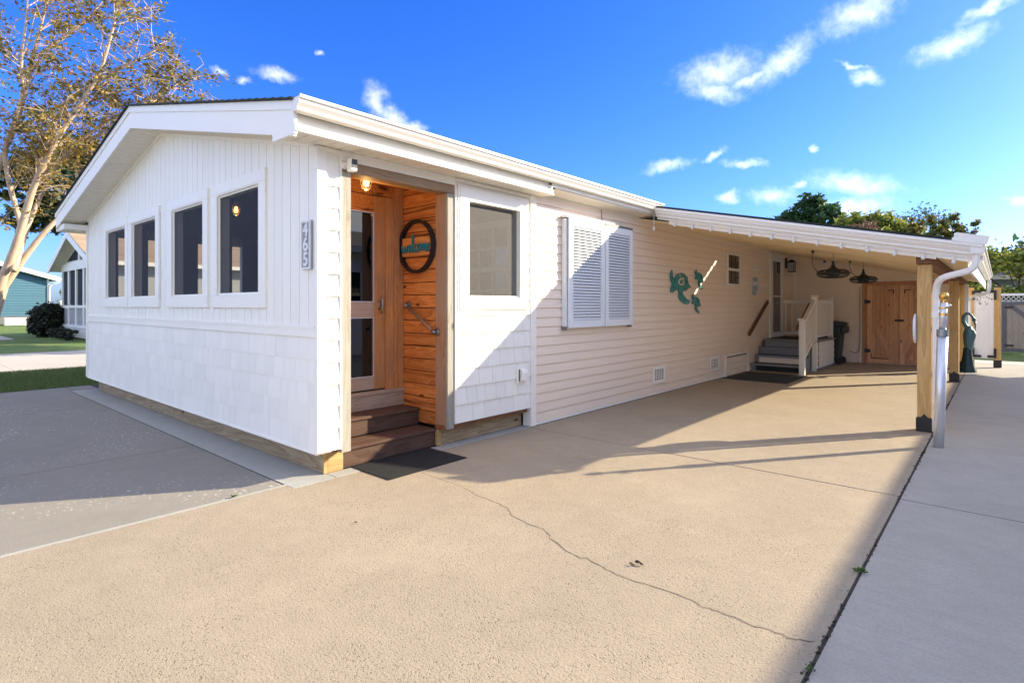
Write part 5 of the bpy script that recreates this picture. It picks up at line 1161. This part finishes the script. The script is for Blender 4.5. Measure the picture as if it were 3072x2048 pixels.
for pts, d0, dd, r0 in STEMS:
    n = len(pts); P3 = [at(p[0], p[1], d0 + dd * i / (n - 1) + random.uniform(-.05, .05)) for i, p in enumerate(pts)]
    P3 = [Vector(p) for p in smooth([tuple(p) for p in P3], 1)]; n = len(P3)
    q.tube(P3, [max(.008, r0 * (1 - .8 * i / (n - 1))) for i in range(n)], 9)
    L = sum((b_ - a_).length for a_, b_ in zip(P3, P3[1:]))
    start = 5 if r0 > .05 else 1
    for k in range(int(L * 8)):
        i = random.randint(min(start + 4, n - 3) if r0 > .05 else start, n - 2); p = P3[i].lerp(P3[i + 1], random.random())
        if p.z < 3.3: continue
        t_ = (P3[i + 1] - P3[i]).normalized(); d_ = (t_ * .7 + Vector((random.gauss(0, .7), random.gauss(0, .7), random.gauss(.15, .55)))).normalized()
        ln_ = random.uniform(.4, 1.05); m1 = p + d_ * ln_ * .5 + Vector((0, 0, random.uniform(-.04, .06))); e1 = p + d_ * ln_ + Vector((random.gauss(0, .06), random.gauss(0, .06), random.uniform(-.1, .12)))
        q.tube([p, m1, e1], [.010, .007, .0035], 5, cap=False)
        for j in range(6):
            tt = random.uniform(.35, 1); b0 = p.lerp(e1, tt); dd_ = (d_ * .6 + Vector((random.gauss(0, .8), random.gauss(0, .8), random.gauss(0, .5)))).normalized(); e2 = b0 + dd_ * random.uniform(.12, .38)
            q.tube([b0, e2], [.0042, .0025], 4, cap=False)
            if random.random() < .85:
                for _ in range(random.randint(6, 13)): LP.append(b0.lerp(e2, random.uniform(.3, 1.15)) + Vector((random.gauss(0, .045), random.gauss(0, .045), random.gauss(0, .045))))
q.build('trunk', 'bark_myrtle', cm_, smooth=True)
link('crown', leaf_mesh('crown', [tuple(p) for p in LP], .037, 'leaf_myrtle', 1.8), cm_).matrix_parent_inverse = cm_.matrix_basis.inverted()
blob_tree('magnolia', 'dark glossy magnolia behind the crape myrtle and porch house', (-34, 5.2, 0), [(0,-1.2,6.0,2.0,1.9,1.6),(-1.5,-2.2,8.0,2.0,1.2,1.7),(1.0,.6,7.3,2.2,1.9,1.6),(.2,-.3,9.4,1.9,1.4,1.4),(1.5,2.2,6.3,2,1.7,1.4),(2,4,6.2,2,1.6,1.2)], .28, 8500, .23, 'leaf_magnolia', clump=.3)
def ray_at(px, y_): 
    u = (px - 1536) / 1671; d = (fwv + rtv * u); t_ = (y_ - CAM[1]) / d.y; return (CAM[0] + d.x * t_, y_), t_
def zof(py, dep): return CAM[2] + (917 - py) / 1671 * dep
(p0, d0) = ray_at(2425, 36); h0 = zof(577, d0)
blob_tree('broad_tree', 'dark evergreen rising alone above the carport roof', (p0[0], 36, 0), [(.2,0,h0-.8,.8,.8,.6),(.9,.2,h0-1.6,1.0,1.0,.9),(-.6,-.1,h0-1.7,1.0,1.0,.8),(1.5,.3,h0-2.7,.9,.9,.8),(-1.7,-.4,h0-2.1,.7,.7,.6),(-2.4,-.5,h0-2.7,.8,.8,.6),(0,0,h0-2.8,1.9,1.5,1.0),(2.2,.5,h0-3.6,.8,.8,.8)], .25, 9500, .15, 'leaf_oak', clump=.16)
(p1, d1) = ray_at(2590, 31); h1 = zof(632, d1)
blob_tree('round_tree', 'yellow green rounded tree above the carport roof', (p1[0], 31, 0), [(-.4,0,h1-.9,1.3,1.2,.9),(.9,0,h1-1.1,1.2,1.2,.9),(-1.6,0,h1-1.6,1.2,1.1,.9),(1.9,0,h1-1.9,1.0,1.0,.9),(0,0,h1-2.4,2.2,1.6,1.0)], .22, 7500, .13, 'leaf_yellowgreen', clump=.17)
(p2, d2) = ray_at(2600, 28); h2 = zof(655, d2)
blob_tree('pink_shrub_tree', 'small pinkish crape myrtle in front of the rounded tree', (p2[0] - .1, 28, 0), [(0,0,h2-.6,.6,.6,.5),(.6,0,h2-1.0,.5,.5,.5),(-.4,0,h2-1.2,.6,.6,.5)], .09, 1300, .08, 'leaf_pink', clump=.14)
(p4, d4) = ray_at(2755, 34); h4 = zof(622, d4)
blob_tree('feathery_tree', 'thin feathery tree behind the upright junipers', (p4[0], 34, 0), [(0,0,h4-.7,1.0,1,.7),(-.8,0,h4-1.5,.9,.9,.7),(.9,0,h4-1.4,.9,.9,.7)], .13, 1800, .08, 'leaf_feather', clump=.25)
for (px, top, yy_, lab, sp_w) in ((2800, 622, 26, 'upright juniper with gold tips, left of the pair by the carport corner', .5), (2868, 640, 25.5, 'upright juniper with gold tips, right of the pair by the carport corner', .55)):
    (pp, dd_) = ray_at(px, yy_); ht = zof(top, dd_)
    bl = [(0, 0, ht * .42, .75, .75, ht * .30)]
    for k in range(11): bl.append((random.uniform(-.85, .85), random.uniform(-.6, .6), ht - .5 - random.uniform(.0, 1.2), .10, .10, random.uniform(.45, .75)))
    blob_tree('juniper', lab, (pp[0], yy_, 0), bl, .14, 6000, .085, 'leaf_cypress', clump=.075, group='upright junipers')
(p5, d5) = ray_at(3060, 24); h5 = zof(690, d5)
blob_tree('shrub_tree', 'leafy tree with reddish tips above the white fence', (p5[0], 24, 0), [(-1.2,0,h5-1.2,.8,.8,.9),(-.3,0,h5-1.4,.9,.9,.9),(.9,.2,h5-.9,1.1,1,1.0),(-.9,0,h5-2.5,1.0,1,.9),(.5,0,h5-2.6,1.4,1.2,1.1),(-1.5,0,h5-3.0,.6,.8,.8),(2,0,h5-1.6,1.2,1.2,1.2)], .12, 7000, .11, 'leaf_yellowgreen', clump=.17, shell=.35)
blob_tree('background_tree', 'dark green tree behind the leafy fence tree', (7.2, 30, 0), [(-2.2,0,2.8,1.6,1.4,1.4),(-.2,0,3.6,1.8,1.6,1.6),(2,0,3.5,1.8,1.6,1.6)], .2, 4500, .16, 'leaf_oak', clump=.25)
blob_tree('rounded_bush', 'dark clipped rounded bush beside the porch house', (-30.1, 3.0, 0), [(0,0,.75,.64,.64,.75),(.1,.1,.95,.55,.55,.55),(-.1,0,.45,.62,.62,.45),(0,0,.6,.5,.5,.5)], .05, 15000, .075, 'leaf_bush', clump=.08, cat='bush', shell=.7)
blob_tree('hedge_bush', 'bright green bush beyond the low white fence', (-54, 10.6, 0), [(0,-1.5,2.0,1.3,1.4,1.7),(0,0,1.7,1.4,1.3,1.5),(.5,1.5,1.8,1.3,1.4,1.5)], .1, 4000, .16, 'leaf_yellowgreen', clump=.2, cat='bush')
blob_tree('shade_tree', 'evergreen tree standing behind the sunroom, hidden from the drive', (-13.2, 9.6, 0), [(0,0,4.4,2.4,2.6,1.6),(1,-1,5.6,2,2,1.4),(-1.4,1.2,5.2,2,2,1.4)], .22, 6000, .22, 'leaf_oak', clump=.3)
for i, (x_, y_, s) in enumerate([(-28.3, 3.0, .30), (-27.6, 3.02, .26), (-26.9, 3.05, .3), (-26.2, 3.05, .28), (-25.4, 3.05, .3)]):
    blob_tree('low_shrub', 'low dark shrub at the porch house wall, ' + ['nearest the rounded bush', 'second from the rounded bush', 'third from the rounded bush', 'fourth from the rounded bush', 'farthest from the rounded bush'][i], (x_, y_, 0), [(0,0,s*.7,s,s,s*.7)], .02, 500, .05, 'leaf_bush', clump=.05, cat='shrub', group='low shrubs along the porch')
# grass blades on the near verge
n = 26000; X = rng.uniform(-12.3, -8.2, n); Y = rng.uniform(-2.2, 2.2, n)
ang = rng.uniform(0, 6.28, n); hgt = rng.uniform(.03, .085, n); lean = rng.normal(size=(n, 2)) * .03; wv_ = .006
V = np.zeros((n, 3, 3)); V[:, 0] = np.stack([X - np.cos(ang) * wv_, Y - np.sin(ang) * wv_, np.full(n, -.06)], 1); V[:, 1] = np.stack([X + np.cos(ang) * wv_, Y + np.sin(ang) * wv_, np.full(n, -.06)], 1); V[:, 2] = np.stack([X + lean[:, 0], Y + lean[:, 1], -.05 + hgt], 1)
me = bpy.data.meshes.new('grass'); me.from_pydata(V.reshape(-1, 3).tolist(), [], np.arange(3 * n).reshape(n, 3).tolist()); me.materials.append(MATS['grass_blade'])
tag(link('grass', me), 'short grass on the verge beside the concrete apron', None, kind='stuff')
# moss and dirt crumbs along the slab joint
n = 900; P = np.stack([3.627 + rng.normal(size=n) * .007, rng.uniform(-1.2, 9, n) + 0, np.full(n, .0005) + np.abs(rng.normal(size=n)) * .002], 1)
P = P[(np.sin(P[:, 1] * 5.1) + np.sin(P[:, 1] * 1.7 + 1) + rng.normal(size=n) * .6) > .1]
tag(link('joint_moss', leaf_mesh('joint_moss', P, .009, 'leaf_bush')), 'dark moss and dirt crumbs along the driveway joint', None, kind='stuff')
# weeds and litter
def weed(label, x_, y_, s):
    t = thing('weed', label, 'weed', (x_, y_, 0), group='weeds in the concrete joints')
    P = [(x_ + random.gauss(0, s), y_ + random.gauss(0, s), .012 + abs(random.gauss(0, s * .5))) for _ in range(46)]
    link('leaves', leaf_mesh('leaves', P, s * .9, 'leaf_weed'), t).matrix_parent_inverse = t.matrix_basis.inverted()
weed('green weed in the joint of the shaded side drive', 3.628, 1.10, .012); weed('small weed at the edge of the front apron', -.10, -.62, .010)
weed('tiny weed at the bottom of the side drive joint', 3.63, .03, .008)
for i, (x_, y_, s, lab) in enumerate([(2.68, .39, .022, 'crumpled brown leaf on the tan driveway near the crack'), (1.0, -.30, .013, 'tiny brown leaf on the driveway near the mat'), (4.55, 1.55, .02, 'dark leaf scrap on the shaded side drive')]):
    t = thing('dead_leaf', lab, 'leaf', (x_, y_, 0)); q = MB()
    for k in range(3):
        o_ = Vector((x_ + random.gauss(0, s * .6), y_ + random.gauss(0, s * .6), .006)); pts = [o_ + Vector((s * math.cos(a_) * random.uniform(.6, 1.1), s * .6 * math.sin(a_) * random.uniform(.6, 1.1), random.uniform(0, s * .6))) for a_ in [j * 1.05 for j in range(6)]]
        q.add([o_] + pts, [(0, j + 1, (j + 1) % 6 + 1) for j in range(6)])
    q.build('blade', 'leaf_litter', t)
